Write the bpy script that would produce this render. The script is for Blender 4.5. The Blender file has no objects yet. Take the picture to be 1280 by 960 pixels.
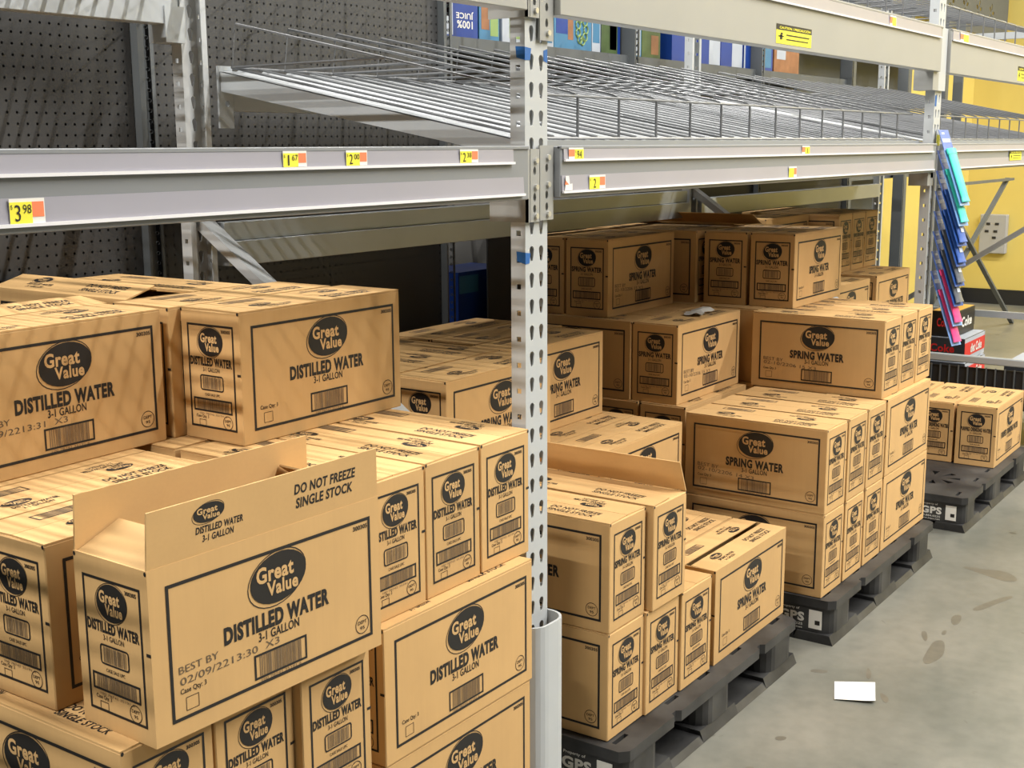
import bpy, bmesh, math, random
from mathutils import Vector, Matrix
from mathutils.geometry import tessellate_polygon
random.seed(7)
R = math.radians
scene = bpy.context.scene
C = scene.collection

# ------------------------------------------------------------------ camera
# X runs along the rack (away from the camera), Y into the rack, Z up. 1280x960 frame.
F_PX, PITCH, ROLL, YAW, CAM_H = 1573.8, R(10.7259), R(-0.3054), R(34.8446), 1.5286
cd = bpy.data.cameras.new('camera'); cam = bpy.data.objects.new('camera', cd); C.objects.link(cam)
cd.sensor_fit = 'HORIZONTAL'; cd.sensor_width = 36.0; cd.lens = F_PX*36.0/1280.0
cd.clip_start = 0.05; cd.clip_end = 100
fw = Vector((math.cos(YAW)*math.cos(PITCH), math.sin(YAW)*math.cos(PITCH), -math.sin(PITCH)))
rt = Vector((math.sin(YAW), -math.cos(YAW), 0)); up = rt.cross(fw)
rt2 = rt*math.cos(ROLL)+up*math.sin(ROLL); up2 = -rt*math.sin(ROLL)+up*math.cos(ROLL)
m3 = Matrix((rt2, up2, -fw)).transposed()
cam.matrix_world = Matrix.Translation((0, 0, CAM_H)) @ m3.to_4x4()
scene.camera = cam

# ------------------------------------------------------------------ world, exposure
w = bpy.data.worlds.new('world'); scene.world = w; w.use_nodes = True
bg = w.node_tree.nodes['Background']; bg.inputs[0].default_value = (1.0, 0.96, 0.9, 1); bg.inputs[1].default_value = 0.006
vs = scene.view_settings
vs.view_transform = 'Standard'; vs.look = 'None'; vs.gamma = 1.0; vs.use_curve_mapping = False
vs.exposure = -0.06
LAMP_POWER = 330.0           # watts for each ceiling strip, see the strip lights below
CEIL_Z = 5.6

# ------------------------------------------------------------------ materials
def nodes(name):
    m = bpy.data.materials.new(name); m.use_nodes = True
    nt = m.node_tree; b = nt.nodes['Principled BSDF']
    return m, nt, b
def N(nt, t, **kw):
    n = nt.nodes.new(t)
    for k, v in kw.items():
        if k.startswith('i_'): n.inputs[int(k[2:])].default_value = v
        else: setattr(n, k, v)
    return n
def simple(name, col, rough=0.5, metal=0.0, noise=0.0, nscale=8.0, bump=0.0, spec=None):
    m, nt, b = nodes(name)
    b.inputs['Roughness'].default_value = rough; b.inputs['Metallic'].default_value = metal
    if spec is not None: b.inputs['Specular IOR Level'].default_value = spec
    c = (*col, 1)
    if noise > 0:
        tc = N(nt, 'ShaderNodeTexCoord'); nz = N(nt, 'ShaderNodeTexNoise')
        nz.inputs['Scale'].default_value = nscale; nz.inputs['Detail'].default_value = 5
        nt.links.new(tc.outputs['Object'], nz.inputs['Vector'])
        mx = N(nt, 'ShaderNodeMix', data_type='RGBA')
        mx.inputs[6].default_value = tuple(max(0, v*(1-noise)) for v in col)+(1,)
        mx.inputs[7].default_value = tuple(min(1, v*(1+noise)) for v in col)+(1,)
        nt.links.new(nz.outputs[0], mx.inputs[0]); nt.links.new(mx.outputs[2], b.inputs['Base Color'])
        if bump > 0:
            bp = N(nt, 'ShaderNodeBump'); bp.inputs['Strength'].default_value = bump; bp.inputs['Distance'].default_value = 0.004
            nt.links.new(nz.outputs[0], bp.inputs['Height']); nt.links.new(bp.outputs[0], b.inputs['Normal'])
    else:
        b.inputs['Base Color'].default_value = c
    return m

KRAFT = (0.57, 0.355, 0.150)
def cardboard(name, col, var=0.10):
    m, nt, b = nodes(name); b.inputs['Roughness'].default_value = 0.75
    b.inputs['Specular IOR Level'].default_value = 0.25
    tc = N(nt, 'ShaderNodeTexCoord'); oi = N(nt, 'ShaderNodeObjectInfo')
    nz = N(nt, 'ShaderNodeTexNoise'); nz.inputs['Scale'].default_value = 9; nz.inputs['Detail'].default_value = 6
    nt.links.new(tc.outputs['Object'], nz.inputs['Vector'])
    mp = N(nt, 'ShaderNodeMapping'); mp.inputs['Scale'].default_value = (160, 160, 6)
    nt.links.new(tc.outputs['Object'], mp.inputs['Vector'])
    fz = N(nt, 'ShaderNodeTexNoise'); fz.inputs['Scale'].default_value = 1.0; fz.inputs['Detail'].default_value = 3
    nt.links.new(mp.outputs[0], fz.inputs['Vector'])
    mx = N(nt, 'ShaderNodeMix', data_type='RGBA')
    mx.inputs[6].default_value = tuple(v*(1-var) for v in col)+(1,); mx.inputs[7].default_value = tuple(v*(1+var) for v in col)+(1,)
    ad = N(nt, 'ShaderNodeMath', operation='MULTIPLY_ADD'); ad.inputs[1].default_value = 0.35
    nt.links.new(fz.outputs[0], ad.inputs[0])
    sb = N(nt, 'ShaderNodeMath', operation='MULTIPLY_ADD'); sb.inputs[1].default_value = 0.9; sb.inputs[2].default_value = -0.13
    nt.links.new(nz.outputs[0], sb.inputs[0]); nt.links.new(sb.outputs[0], ad.inputs[2])
    nt.links.new(ad.outputs[0], mx.inputs[0])
    hs = N(nt, 'ShaderNodeHueSaturation')
    mr = N(nt, 'ShaderNodeMapRange'); mr.inputs[3].default_value = 0.94; mr.inputs[4].default_value = 1.06
    nt.links.new(oi.outputs['Random'], mr.inputs[0]); nt.links.new(mr.outputs[0], hs.inputs['Value'])
    nt.links.new(mx.outputs[2], hs.inputs['Color']); nt.links.new(hs.outputs[0], b.inputs['Base Color'])
    bp = N(nt, 'ShaderNodeBump'); bp.inputs['Strength'].default_value = 0.12; bp.inputs['Distance'].default_value = 0.002
    nt.links.new(nz.outputs[0], bp.inputs['Height']); nt.links.new(bp.outputs[0], b.inputs['Normal'])
    return m

M = {}
M['kraft'] = cardboard('kraft_cardboard', KRAFT)
M['kraft_in'] = cardboard('kraft_cardboard_inside', (0.50, 0.32, 0.14))
M['kraft_flat'] = simple('unprinted_kraft', KRAFT, 0.75)
M['ink'] = simple('black_print', (0.010, 0.008, 0.007), 0.6)
M['ink_thin'] = simple('grey_barcode_print', (0.19, 0.125, 0.065), 0.7)
M['stamp'] = simple('dot_stamp_ink', (0.12, 0.085, 0.05), 0.7)
M['post'] = simple('light_grey_enamel', (0.47, 0.49, 0.495), 0.42, noise=0.05, nscale=12)
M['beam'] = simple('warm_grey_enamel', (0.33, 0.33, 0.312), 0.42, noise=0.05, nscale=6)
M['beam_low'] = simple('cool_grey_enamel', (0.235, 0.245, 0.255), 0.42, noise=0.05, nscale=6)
M['rail'] = simple('clear_price_rail', (0.345, 0.335, 0.375), 0.28, noise=0.07, nscale=5)
M['rail_lip'] = simple('white_rail_lip', (0.80, 0.79, 0.80), 0.3)
M['galv'] = simple('galvanised_sheet', (0.44, 0.47, 0.49), 0.38, metal=0.25, noise=0.12, nscale=5)
M['deck'] = simple('grey_deck_sheet', (0.29, 0.305, 0.315), 0.45, metal=0.1, noise=0.12, nscale=3)
M['wire'] = simple('grey_coated_wire', (0.15, 0.155, 0.16), 0.4, metal=0.2)
M['dark_steel'] = simple('dark_grey_steel', (0.10, 0.11, 0.115), 0.5, noise=0.1)
M['back_steel'] = simple('grey_back_panel', (0.17, 0.165, 0.155), 0.6, noise=0.1)
M['bolt'] = simple('zinc_bolt', (0.62, 0.62, 0.60), 0.3, metal=0.6)
M['black'] = simple('black_plastic', (0.012, 0.012, 0.013), 0.55, noise=0.2)
M['white'] = simple('white_paper', (0.78, 0.76, 0.70), 0.7)
M['yellow'] = simple('tag_yellow', (0.86, 0.78, 0.05), 0.6)
M['orange'] = simple('tag_orange', (0.85, 0.22, 0.09), 0.6)
M['tape'] = simple('blue_masking_tape', (0.01, 0.11, 0.36), 0.6, noise=0.1)
M['red'] = simple('red_print', (0.65, 0.02, 0.02), 0.5)
M['bluebox'] = simple('royal_blue_carton', (0.008, 0.045, 0.26), 0.4, noise=0.15)
M['lightblue'] = simple('sky_blue_carton', (0.05, 0.19, 0.34), 0.45, noise=0.15)
M['brownprint'] = simple('brown_food_print', (0.30, 0.13, 0.06), 0.5, noise=0.5, nscale=18)
M['greenprint'] = simple('dark_green_print', (0.06, 0.10, 0.03), 0.5, noise=0.5, nscale=18)
M['limeprint'] = simple('lime_print', (0.25, 0.36, 0.12), 0.5)
M['whiteprint'] = simple('white_carton', (0.42, 0.46, 0.52), 0.5)
M['cokegrey'] = simple('charcoal_carton', (0.035, 0.038, 0.043), 0.5)
M['cokeblack'] = simple('black_carton', (0.008, 0.007, 0.007), 0.4)
M['carton_top'] = simple('orange_carton_top', (0.75, 0.42, 0.08), 0.5)
M['yellow_wall'] = simple('yellow_wall_paint', (0.66, 0.52, 0.135), 0.6, noise=0.03)
M['black_base'] = simple('black_base_paint', (0.012, 0.012, 0.012), 0.5)
M['panel_grey'] = simple('grey_electric_panel', (0.36, 0.36, 0.36), 0.5)
M['ceiling'] = simple('grey_ceiling_deck', (0.34, 0.34, 0.33), 0.8)
M['teal'] = simple('teal_silicone', (0.05, 0.60, 0.45), 0.35)
M['pink'] = simple('pink_silicone', (0.80, 0.06, 0.22), 0.35)
M['cardblue'] = simple('blue_hang_card', (0.03, 0.10, 0.38), 0.4, noise=0.2, nscale=20)
M['navy'] = simple('navy_hang_card', (0.01, 0.02, 0.07), 0.5)
M['smoke'] = simple('grey_blister', (0.12, 0.13, 0.15), 0.25)
M['blister'] = simple('pale_blue_blister', (0.22, 0.40, 0.75), 0.2)

def pallet_mat():
    m, nt, b = nodes('black_recycled_plastic')
    tc = N(nt, 'ShaderNodeTexCoord'); nz = N(nt, 'ShaderNodeTexNoise'); nz.inputs['Scale'].default_value = 7; nz.inputs['Detail'].default_value = 8
    nt.links.new(tc.outputs['Object'], nz.inputs['Vector'])
    cr = N(nt, 'ShaderNodeValToRGB')
    cr.color_ramp.elements[0].position = 0.35; cr.color_ramp.elements[0].color = (0.010, 0.010, 0.011, 1)
    cr.color_ramp.elements[1].position = 0.75; cr.color_ramp.elements[1].color = (0.060, 0.059, 0.057, 1)
    nt.links.new(nz.outputs[0], cr.inputs[0]); nt.links.new(cr.outputs[0], b.inputs['Base Color'])
    b.inputs['Roughness'].default_value = 0.5
    bp = N(nt, 'ShaderNodeBump'); bp.inputs['Strength'].default_value = 0.3; bp.inputs['Distance'].default_value = 0.003
    nt.links.new(nz.outputs[0], bp.inputs['Height']); nt.links.new(bp.outputs[0], b.inputs['Normal'])
    return m
M['pallet'] = pallet_mat()

def pegboard_mat():
    # grey board, 1 inch holes cut through (transparent inside the hole circle)
    m, nt, b = nodes('grey_pegboard')
    tc = N(nt, 'ShaderNodeTexCoord'); sp = N(nt, 'ShaderNodeSeparateXYZ'); nt.links.new(tc.outputs['Object'], sp.inputs[0])
    def cell(sock):
        a = N(nt, 'ShaderNodeMath', operation='DIVIDE'); a.inputs[1].default_value = 0.0262; nt.links.new(sock, a.inputs[0])
        f = N(nt, 'ShaderNodeMath', operation='FRACT'); nt.links.new(a.outputs[0], f.inputs[0])
        s = N(nt, 'ShaderNodeMath', operation='SUBTRACT'); s.inputs[1].default_value = 0.5; nt.links.new(f.outputs[0], s.inputs[0])
        p = N(nt, 'ShaderNodeMath', operation='POWER'); p.inputs[1].default_value = 2; nt.links.new(s.outputs[0], p.inputs[0])
        return p.outputs[0]
    ad = N(nt, 'ShaderNodeMath', operation='ADD'); nt.links.new(cell(sp.outputs[0]), ad.inputs[0]); nt.links.new(cell(sp.outputs[2]), ad.inputs[1])
    lt = N(nt, 'ShaderNodeMath', operation='LESS_THAN'); lt.inputs[1].default_value = 0.125**2; nt.links.new(ad.outputs[0], lt.inputs[0])
    nz = N(nt, 'ShaderNodeTexNoise'); nz.inputs['Scale'].default_value = 4; nt.links.new(tc.outputs['Object'], nz.inputs['Vector'])
    mx = N(nt, 'ShaderNodeMix', data_type='RGBA'); mx.inputs[6].default_value = (0.040, 0.040, 0.040, 1); mx.inputs[7].default_value = (0.052, 0.052, 0.051, 1)
    nt.links.new(nz.outputs[0], mx.inputs[0]); nt.links.new(mx.outputs[2], b.inputs['Base Color'])
    b.inputs['Roughness'].default_value = 0.55
    tr = N(nt, 'ShaderNodeBsdfTransparent'); ms = N(nt, 'ShaderNodeMixShader')
    nt.links.new(lt.outputs[0], ms.inputs[0]); nt.links.new(b.outputs[0], ms.inputs[1]); nt.links.new(tr.outputs[0], ms.inputs[2])
    nt.links.new(ms.outputs[0], nt.nodes['Material Output'].inputs[0])
    return m
M['peg'] = pegboard_mat()

def floor_mat():
    m, nt, b = nodes('polished_concrete')
    tc = N(nt, 'ShaderNodeTexCoord')
    n1 = N(nt, 'ShaderNodeTexNoise'); n1.inputs['Scale'].default_value = 1.4; n1.inputs['Detail'].default_value = 8; n1.inputs['Roughness'].default_value = 0.62
    n2 = N(nt, 'ShaderNodeTexNoise'); n2.inputs['Scale'].default_value = 22; n2.inputs['Detail'].default_value = 6
    n3 = N(nt, 'ShaderNodeTexNoise'); n3.inputs['Scale'].default_value = 4.2; n3.inputs['Detail'].default_value = 3; n3.inputs['Distortion'].default_value = 1.2
    for n in (n1, n2, n3): nt.links.new(tc.outputs['Object'], n.inputs['Vector'])
    cr = N(nt, 'ShaderNodeValToRGB'); e = cr.color_ramp.elements
    e[0].position = 0.3; e[0].color = (0.112, 0.118, 0.100, 1); e[1].position = 0.7; e[1].color = (0.228, 0.215, 0.178, 1)
    nt.links.new(n1.outputs[0], cr.inputs[0])
    mx = N(nt, 'ShaderNodeMix', data_type='RGBA', blend_type='MULTIPLY'); mx.inputs[0].default_value = 0.5
    c2 = N(nt, 'ShaderNodeValToRGB'); e = c2.color_ramp.elements
    e[0].position = 0.3; e[0].color = (0.72, 0.72, 0.72, 1); e[1].position = 0.62; e[1].color = (1, 1, 1, 1)
    nt.links.new(n2.outputs[0], c2.inputs[0]); nt.links.new(cr.outputs[0], mx.inputs[6]); nt.links.new(c2.outputs[0], mx.inputs[7])
    c3 = N(nt, 'ShaderNodeValToRGB'); e = c3.color_ramp.elements
    e[0].position = 0.285; e[0].color = (0.42, 0.38, 0.32, 1); e[1].position = 0.325; e[1].color = (1, 1, 1, 1)
    nt.links.new(n3.outputs[0], c3.inputs[0])
    m2 = N(nt, 'ShaderNodeMix', data_type='RGBA', blend_type='MULTIPLY'); m2.inputs[0].default_value = 0.8
    nt.links.new(mx.outputs[2], m2.inputs[6]); nt.links.new(c3.outputs[0], m2.inputs[7])
    nt.links.new(m2.outputs[2], b.inputs['Base Color'])
    rr = N(nt, 'ShaderNodeMapRange'); rr.inputs[3].default_value = 0.28; rr.inputs[4].default_value = 0.5
    nt.links.new(n1.outputs[0], rr.inputs[0]); nt.links.new(rr.outputs[0], b.inputs['Roughness'])
    return m
M['floor'] = floor_mat()
me = bpy.data.materials.new('lamp_tube'); me.use_nodes = True
_b = me.node_tree.nodes['Principled BSDF']; _b.inputs['Emission Color'].default_value = (1, 0.96, 0.9, 1); _b.inputs['Emission Strength'].default_value = 6
M['tube'] = me

# ------------------------------------------------------------------ mesh helpers
class MB:
    def __init__(s): s.v = []; s.f = []; s.m = []
    def face(s, idx, mat=0): s.f.append(tuple(idx)); s.m.append(mat)
    def add(s, vs, fs, mat=0, T=None):
        o = len(s.v)
        for p in vs:
            p = Vector(p); s.v.append(tuple(T @ p) if T is not None else tuple(p))
        for f in fs: s.face([i+o for i in f], mat)
    def box(s, x0, x1, y0, y1, z0, z1, mat=0, T=None):
        s.add([(x0,y0,z0),(x1,y0,z0),(x1,y1,z0),(x0,y1,z0),(x0,y0,z1),(x1,y0,z1),(x1,y1,z1),(x0,y1,z1)],
              [(0,3,2,1),(4,5,6,7),(0,1,5,4),(1,2,6,5),(2,3,7,6),(3,0,4,7)], mat, T)
    def bar(s, p, q, wd, ht, mat=0, upv=(0,0,1)):
        # rectangular bar from p to q, wd across, ht along upv-ish
        p, q = Vector(p), Vector(q); d = (q-p); L = d.length; d.normalize()
        sd = d.cross(Vector(upv)).normalized(); u = sd.cross(d)
        T = Matrix((( *(d[i] for i in range(1)), 0,0,0),)*4) if False else Matrix.Translation(p) @ Matrix((d, sd, u)).transposed().to_4x4()
        s.box(0, L, -wd/2, wd/2, -ht/2, ht/2, mat, T)
    def tube(s, pts, r, n=6, mat=0):
        pts = [Vector(p) for p in pts]; o = len(s.v); k = len(pts)
        for i, p in enumerate(pts):
            d = ((pts[i+1] if i+1 < k else p)-(pts[i-1] if i else p)).normalized()
            a = d.cross(Vector((0,0,1))); a = a.normalized() if a.length > 1e-4 else Vector((1,0,0)); b = d.cross(a)
            for j in range(n):
                t = 2*math.pi*j/n; s.v.append(tuple(p+(a*math.cos(t)+b*math.sin(t))*r))
        for i in range(k-1):
            for j in range(n):
                s.face((o+i*n+j, o+i*n+(j+1)%n, o+(i+1)*n+(j+1)%n, o+(i+1)*n+j), mat)
        s.face(list(range(o, o+n))[::-1], mat); s.face(range(o+(k-1)*n, o+k*n), mat)
    def cyl(s, c, r, h, axis='Z', n=16, mat=0, r2=None):
        r2 = r if r2 is None else r2; o = len(s.v); c = Vector(c)
        for rr, t in ((r, 0), (r2, h)):
            for j in range(n):
                a = 2*math.pi*j/n; u, v2 = rr*math.cos(a), rr*math.sin(a)
                s.v.append(tuple(c+{'Z':Vector((u,v2,t)),'Y':Vector((u,t,v2)),'X':Vector((t,u,v2))}[axis]))
        for j in range(n): s.face((o+j, o+(j+1)%n, o+n+(j+1)%n, o+n+j), mat)
        s.face(list(range(o,o+n))[::-1], mat); s.face(range(o+n,o+2*n), mat)
    def plate(s, outline, holes, t, T, mat=0):
        # flat plate with holes: 2D outline in (u,v), thickness t along w
        loops = [outline]+list(holes); flat = [p for l in loops for p in l]
        tris = tessellate_polygon([[Vector((p[0],p[1],0)) for p in l] for l in loops])
        n = len(flat); o = len(s.v)
        for wv in (0, t):
            for p in flat: s.v.append(tuple(T @ Vector((p[0], p[1], wv))))
        for a in tris:
            s.face((o+a[0],o+a[1],o+a[2]), mat); s.face((o+n+a[2],o+n+a[1],o+n+a[0]), mat)
        k = 0
        for l in loops:
            q = len(l)
            for i in range(q):
                a, b = k+i, k+(i+1)%q; s.face((o+a,o+b,o+n+b,o+n+a), mat)
            k += q
    def mesh(s, name, mats, smooth=False, bevel=0.0, fix=True):
        d = bpy.data.meshes.new(name); d.from_pydata(s.v, [], s.f)
        for mm in mats: d.materials.append(M[mm])
        d.polygons.foreach_set('material_index', s.m)
        if fix or bevel:
            bm = bmesh.new(); bm.from_mesh(d)
            if fix: bmesh.ops.recalc_face_normals(bm, faces=bm.faces)
            if bevel: bmesh.ops.bevel(bm, geom=list(bm.edges), offset=bevel, segments=1, affect='EDGES', clamp_overlap=True)
            bm.to_mesh(d); bm.free()
        if smooth: d.polygons.foreach_set('use_smooth', [True]*len(d.polygons))
        d.update(); return d
    def build(s, name, mats, parent=None, smooth=False, bevel=0.0, fix=True, loc=None, rot=None):
        if isinstance(mats, str): mats = [mats]
        return link(name, s.mesh(name, mats, smooth, bevel, fix), parent, loc, rot)

def link(name, data, parent=None, loc=None, rot=None):
    o = bpy.data.objects.new(name, data); C.objects.link(o)
    if parent is not None: o.parent = parent
    if loc: o.location = loc
    if rot: o.rotation_euler = rot
    return o
def tag(o, label, cat, group=None):
    o['label'] = label; o['category'] = cat
    if group: o['group'] = group
    return o
def thing(name, label, cat, loc=(0,0,0), rotz=0.0, group=None):
    o = bpy.data.objects.new(name, None); C.objects.link(o); o.empty_display_size = 0.05
    o.location = loc; o.rotation_euler = (0,0,rotz); return tag(o, label, cat, group)
def struct(name, mb, mats, parent=None, **kw):
    o = mb.build(name, mats, parent, **kw)
    if parent is None: o['kind'] = 'structure'
    return o
def copy_tree(o, parent=None):
    c = o.copy(); C.objects.link(c)
    if parent is not None: c.parent = parent
    for ch in list(o.children): copy_tree(ch, c)
    return c

# text as flat polygons -------------------------------------------------
_tc = {}
def text_geo(txt, bold=0.0, res=3, shear=0.0):
    key = (txt, bold, res, shear)
    if key in _tc: return _tc[key]
    cu = bpy.data.curves.new('txt', 'FONT'); cu.body = txt; cu.size = 1.0; cu.offset = bold
    cu.space_character = 1.0+2.2*max(0.0, bold); cu.resolution_u = res; cu.shear = shear; cu.fill_mode = 'FRONT'
    ob = bpy.data.objects.new('txt', cu); me_ = bpy.data.meshes.new_from_object(ob)
    vs_ = [(v.co.x, v.co.y) for v in me_.vertices]; fs_ = [tuple(p.vertices) for p in me_.polygons]
    bpy.data.objects.remove(ob); bpy.data.curves.remove(cu); bpy.data.meshes.remove(me_)
    xs = [p[0] for p in vs_]; ys = [p[1] for p in vs_]
    bb = (min(xs), max(xs), min(ys), max(ys)); _tc[key] = (vs_, fs_, bb); return _tc[key]

class Print:
    """flat print in (u,v) metres, u right, v up, on a face; w lifts it off the board"""
    def __init__(s): s.b = MB()
    def text(s, txt, cx, cy, wd, ht, bold=0.0, mat=0, w=0.0004, ang=0.0, shear=0.0):
        vs_, fs_, (x0,x1,y0,y1) = text_geo(txt, bold, 3, shear)
        sx, sy = wd/(x1-x0), ht/(y1-y0); ca, sa = math.cos(ang), math.sin(ang); P = []
        for x, y in vs_:
            u, v2 = (x-(x0+x1)/2)*sx, (y-(y0+y1)/2)*sy
            P.append((cx+u*ca-v2*sa, cy+u*sa+v2*ca, w))
        s.b.add(P, fs_, mat)
    def rect(s, x0, x1, y0, y1, mat=0, w=0.0004): s.b.add([(x0,y0,w),(x1,y0,w),(x1,y1,w),(x0,y1,w)], [(0,1,2,3)], mat)
    def frame(s, x0, x1, y0, y1, t, mat=0, w=0.0004):
        s.rect(x0,x1,y0,y0+t,mat,w); s.rect(x0,x1,y1-t,y1,mat,w); s.rect(x0,x0+t,y0+t,y1-t,mat,w); s.rect(x1-t,x1,y0+t,y1-t,mat,w)
    def ell(s, cx, cy, rx, ry, mat=0, w=0.0004, n=28, ang=0.0):
        ca, sa = math.cos(ang), math.sin(ang); P = []
        for i in range(n):
            a = 2*math.pi*i/n; u, v2 = rx*math.cos(a), ry*math.sin(a); P.append((cx+u*ca-v2*sa, cy+u*sa+v2*ca, w))
        s.b.add(P, [tuple(range(n))], mat)
    def ring(s, cx, cy, rx, ry, t, mat=0, w=0.0004, n=28, ang=0.0):
        ca, sa = math.cos(ang), math.sin(ang); P = []
        for k in (0, 1):
            for i in range(n):
                a = 2*math.pi*i/n; u, v2 = (rx-t*k)*math.cos(a), (ry-t*k)*math.sin(a); P.append((cx+u*ca-v2*sa, cy+u*sa+v2*ca, w))
        s.b.add(P, [(i,(i+1)%n,n+(i+1)%n,n+i) for i in range(n)], mat)
    def rrect(s, x0, x1, y0, y1, r, t, mat=0, w=0.0004):
        def loop(d):
            q = []
            for cx, cy, a0 in ((x1-r,y1-r,0),(x0+r,y1-r,90),(x0+r,y0+r,180),(x1-r,y0+r,270)):
                for k in range(4):
                    a = R(a0+30*k); q.append((cx+(r-d)*math.cos(a), cy+(r-d)*math.sin(a), w))
            return q
        a, b = loop(0), loop(t); n = len(a)
        s.b.add(a+b, [(i,(i+1)%n,n+(i+1)%n,n+i) for i in range(n)], mat)
    def bars(s, x0, x1, y0, y1, seed=3, mat=2, w=0.0004):
        rnd = random.Random(seed); x = x0
        while x < x1:
            b = rnd.choice((0.0011,0.0011,0.002,0.003)); 
            if x+b > x1: break
            s.rect(x, x+b, y0, y1, mat, w); x += b+rnd.choice((0.0009,0.0013,0.002))
    def logo(s, cx, cy, wd, ht, ang=R(6)):
        # slanted oval with a thin offset oval behind it and the two-line name knocked out
        s.ring(cx-0.012*wd, cy-0.01*ht, wd*0.515, ht*0.53, wd*0.014, 0, 0.0003, ang=ang+R(7))
        s.ell(cx+0.01*wd, cy, wd*0.485, ht*0.485, 0, 0.0005, ang=ang)
        s.text('Great', cx-0.05*wd, cy+0.13*ht, wd*0.64, ht*0.32, 0.032, 1, 0.0009)
        s.text('Value', cx+0.07*wd, cy-0.18*ht, wd*0.54, ht*0.28, 0.032, 1, 0.0009)
    def build_mesh(s, name): return s.b.mesh(name, ['ink','kraft_flat','ink_thin','stamp'], fix=False)

# ------------------------------------------------------------------ setting
b = MB(); b.box(-8, 22, -9, 12, -0.1, 0.0); struct('floor', b, 'floor')
b = MB(); b.box(-8, 22, -9, 12, CEIL_Z+0.25, CEIL_Z+0.35); struct('ceiling', b, 'ceiling')
b = MB(); b.box(12.6, 12.75, -9, 3.4, 0.143, 5.85); struct('wall_back', b, 'yellow_wall')
b = MB(); b.box(8.6, 12.75, 3.4, 3.55, 0.143, 5.85); struct('wall_side', b, 'yellow_wall')
b = MB(); b.box(12.58, 12.75, -9, 3.4, 0.0, 0.142); struct('baseboard_back', b, 'black_base')
b = MB(); b.box(8.6, 12.58, 3.38, 3.55, 0.0, 0.142); struct('baseboard_side', b, 'black_base')

# ceiling strip lights: rows run across the aisle (along Y)
def strip_light(x, y, ln):
    t = thing('strip_light', 'white linear strip lamp hanging under the store ceiling', 'lamp', (x, y, CEIL_Z), group='strip lamps under the ceiling')
    b = MB(); b.box(-0.09, 0.09, -ln/2, ln/2, 0.03, 0.10); b.build('housing', 'ceiling', t)
    b = MB(); b.box(-0.02, 0.02, -ln/2+0.02, ln/2-0.02, 0.0, 0.03); b.build('tube', 'tube', t)
    ld = bpy.data.lights.new('strip_lamp', 'AREA'); ld.shape = 'RECTANGLE'; ld.size = 0.04; ld.size_y = ln-0.04
    ld.energy = LAMP_POWER; ld.color = (1.0, 0.975, 0.935)
    lo = bpy.data.objects.new('lamp_light', ld); C.objects.link(lo); lo.parent = t; lo.location = (0, 0, -0.012)
for lx, ly in ((3.3,-4.3),(3.3,-1.3),(7.6,-4.3),(7.6,-1.3),(12.0,-4.3),(12.0,-1.3),      # over the aisle
               (-1.2,1.8),(-3.0,1.8),(3.3,3.9),(7.6,3.9)):                          # over the racks and the next aisle
    strip_light(lx, ly, 2.9)

# ------------------------------------------------------------------ water cases
BL, BW, BH = 0.478, 0.170, 0.2672
PZ = 0.142                                     # pallet deck height
LZ = [PZ+0.0012+0.2677*i for i in range(6)]    # underside of each layer
FT = 0.003                                     # board thickness

def carton_meshes():
    d = {}
    b = MB(); b.box(-BL/2, BL/2, -BW/2, BW/2, 0, BH-FT); d['body'] = b.mesh('case_body', ['kraft'], bevel=0.0018)
    b = MB(); t = FT                                      # hollow body of an opened case
    b.box(-BL/2, BL/2, -BW/2, -BW/2+t, 0, BH); b.box(-BL/2, BL/2, BW/2-t, BW/2, 0, BH)
    b.box(-BL/2, -BL/2+t, -BW/2+t, BW/2-t, 0, BH); b.box(BL/2-t, BL/2, -BW/2+t, BW/2-t, 0, BH)
    b.box(-BL/2+t, BL/2-t, -BW/2+t, BW/2-t, 0, t); d['hollow'] = b.mesh('open_case_body', ['kraft'])
    # flap: fold line on local x axis, reaches along +y, thickness down
    b = MB(); g = 0.0012; e = 0.004
    hw = BW/2-g
    b.add([(-BL/2+.001,0,-FT),(BL/2-.001,0,-FT),(BL/2-e,hw,-FT),(-BL/2+e,hw,-FT),(-BL/2+.001,0,0),(BL/2-.001,0,0),(BL/2-e,hw,0),(-BL/2+e,hw,0)],
          [(0,3,2,1),(4,5,6,7),(0,1,5,4),(1,2,6,5),(2,3,7,6),(3,0,4,7)]); d['flap'] = b.mesh('case_flap', ['kraft'])
    b = MB(); b.add([(-BW/2+.004,0,-FT),(BW/2-.004,0,-FT),(BW/2-.008,hw,-FT),(-BW/2+.008,hw,-FT),(-BW/2+.004,0,0),(BW/2-.004,0,0),(BW/2-.008,hw,0),(-BW/2+.008,hw,0)],
          [(0,3,2,1),(4,5,6,7),(0,1,5,4),(1,2,6,5),(2,3,7,6),(3,0,4,7)]); d['end_flap'] = b.mesh('case_end_flap', ['kraft_in'])
    return d
CM = carton_meshes()

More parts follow.
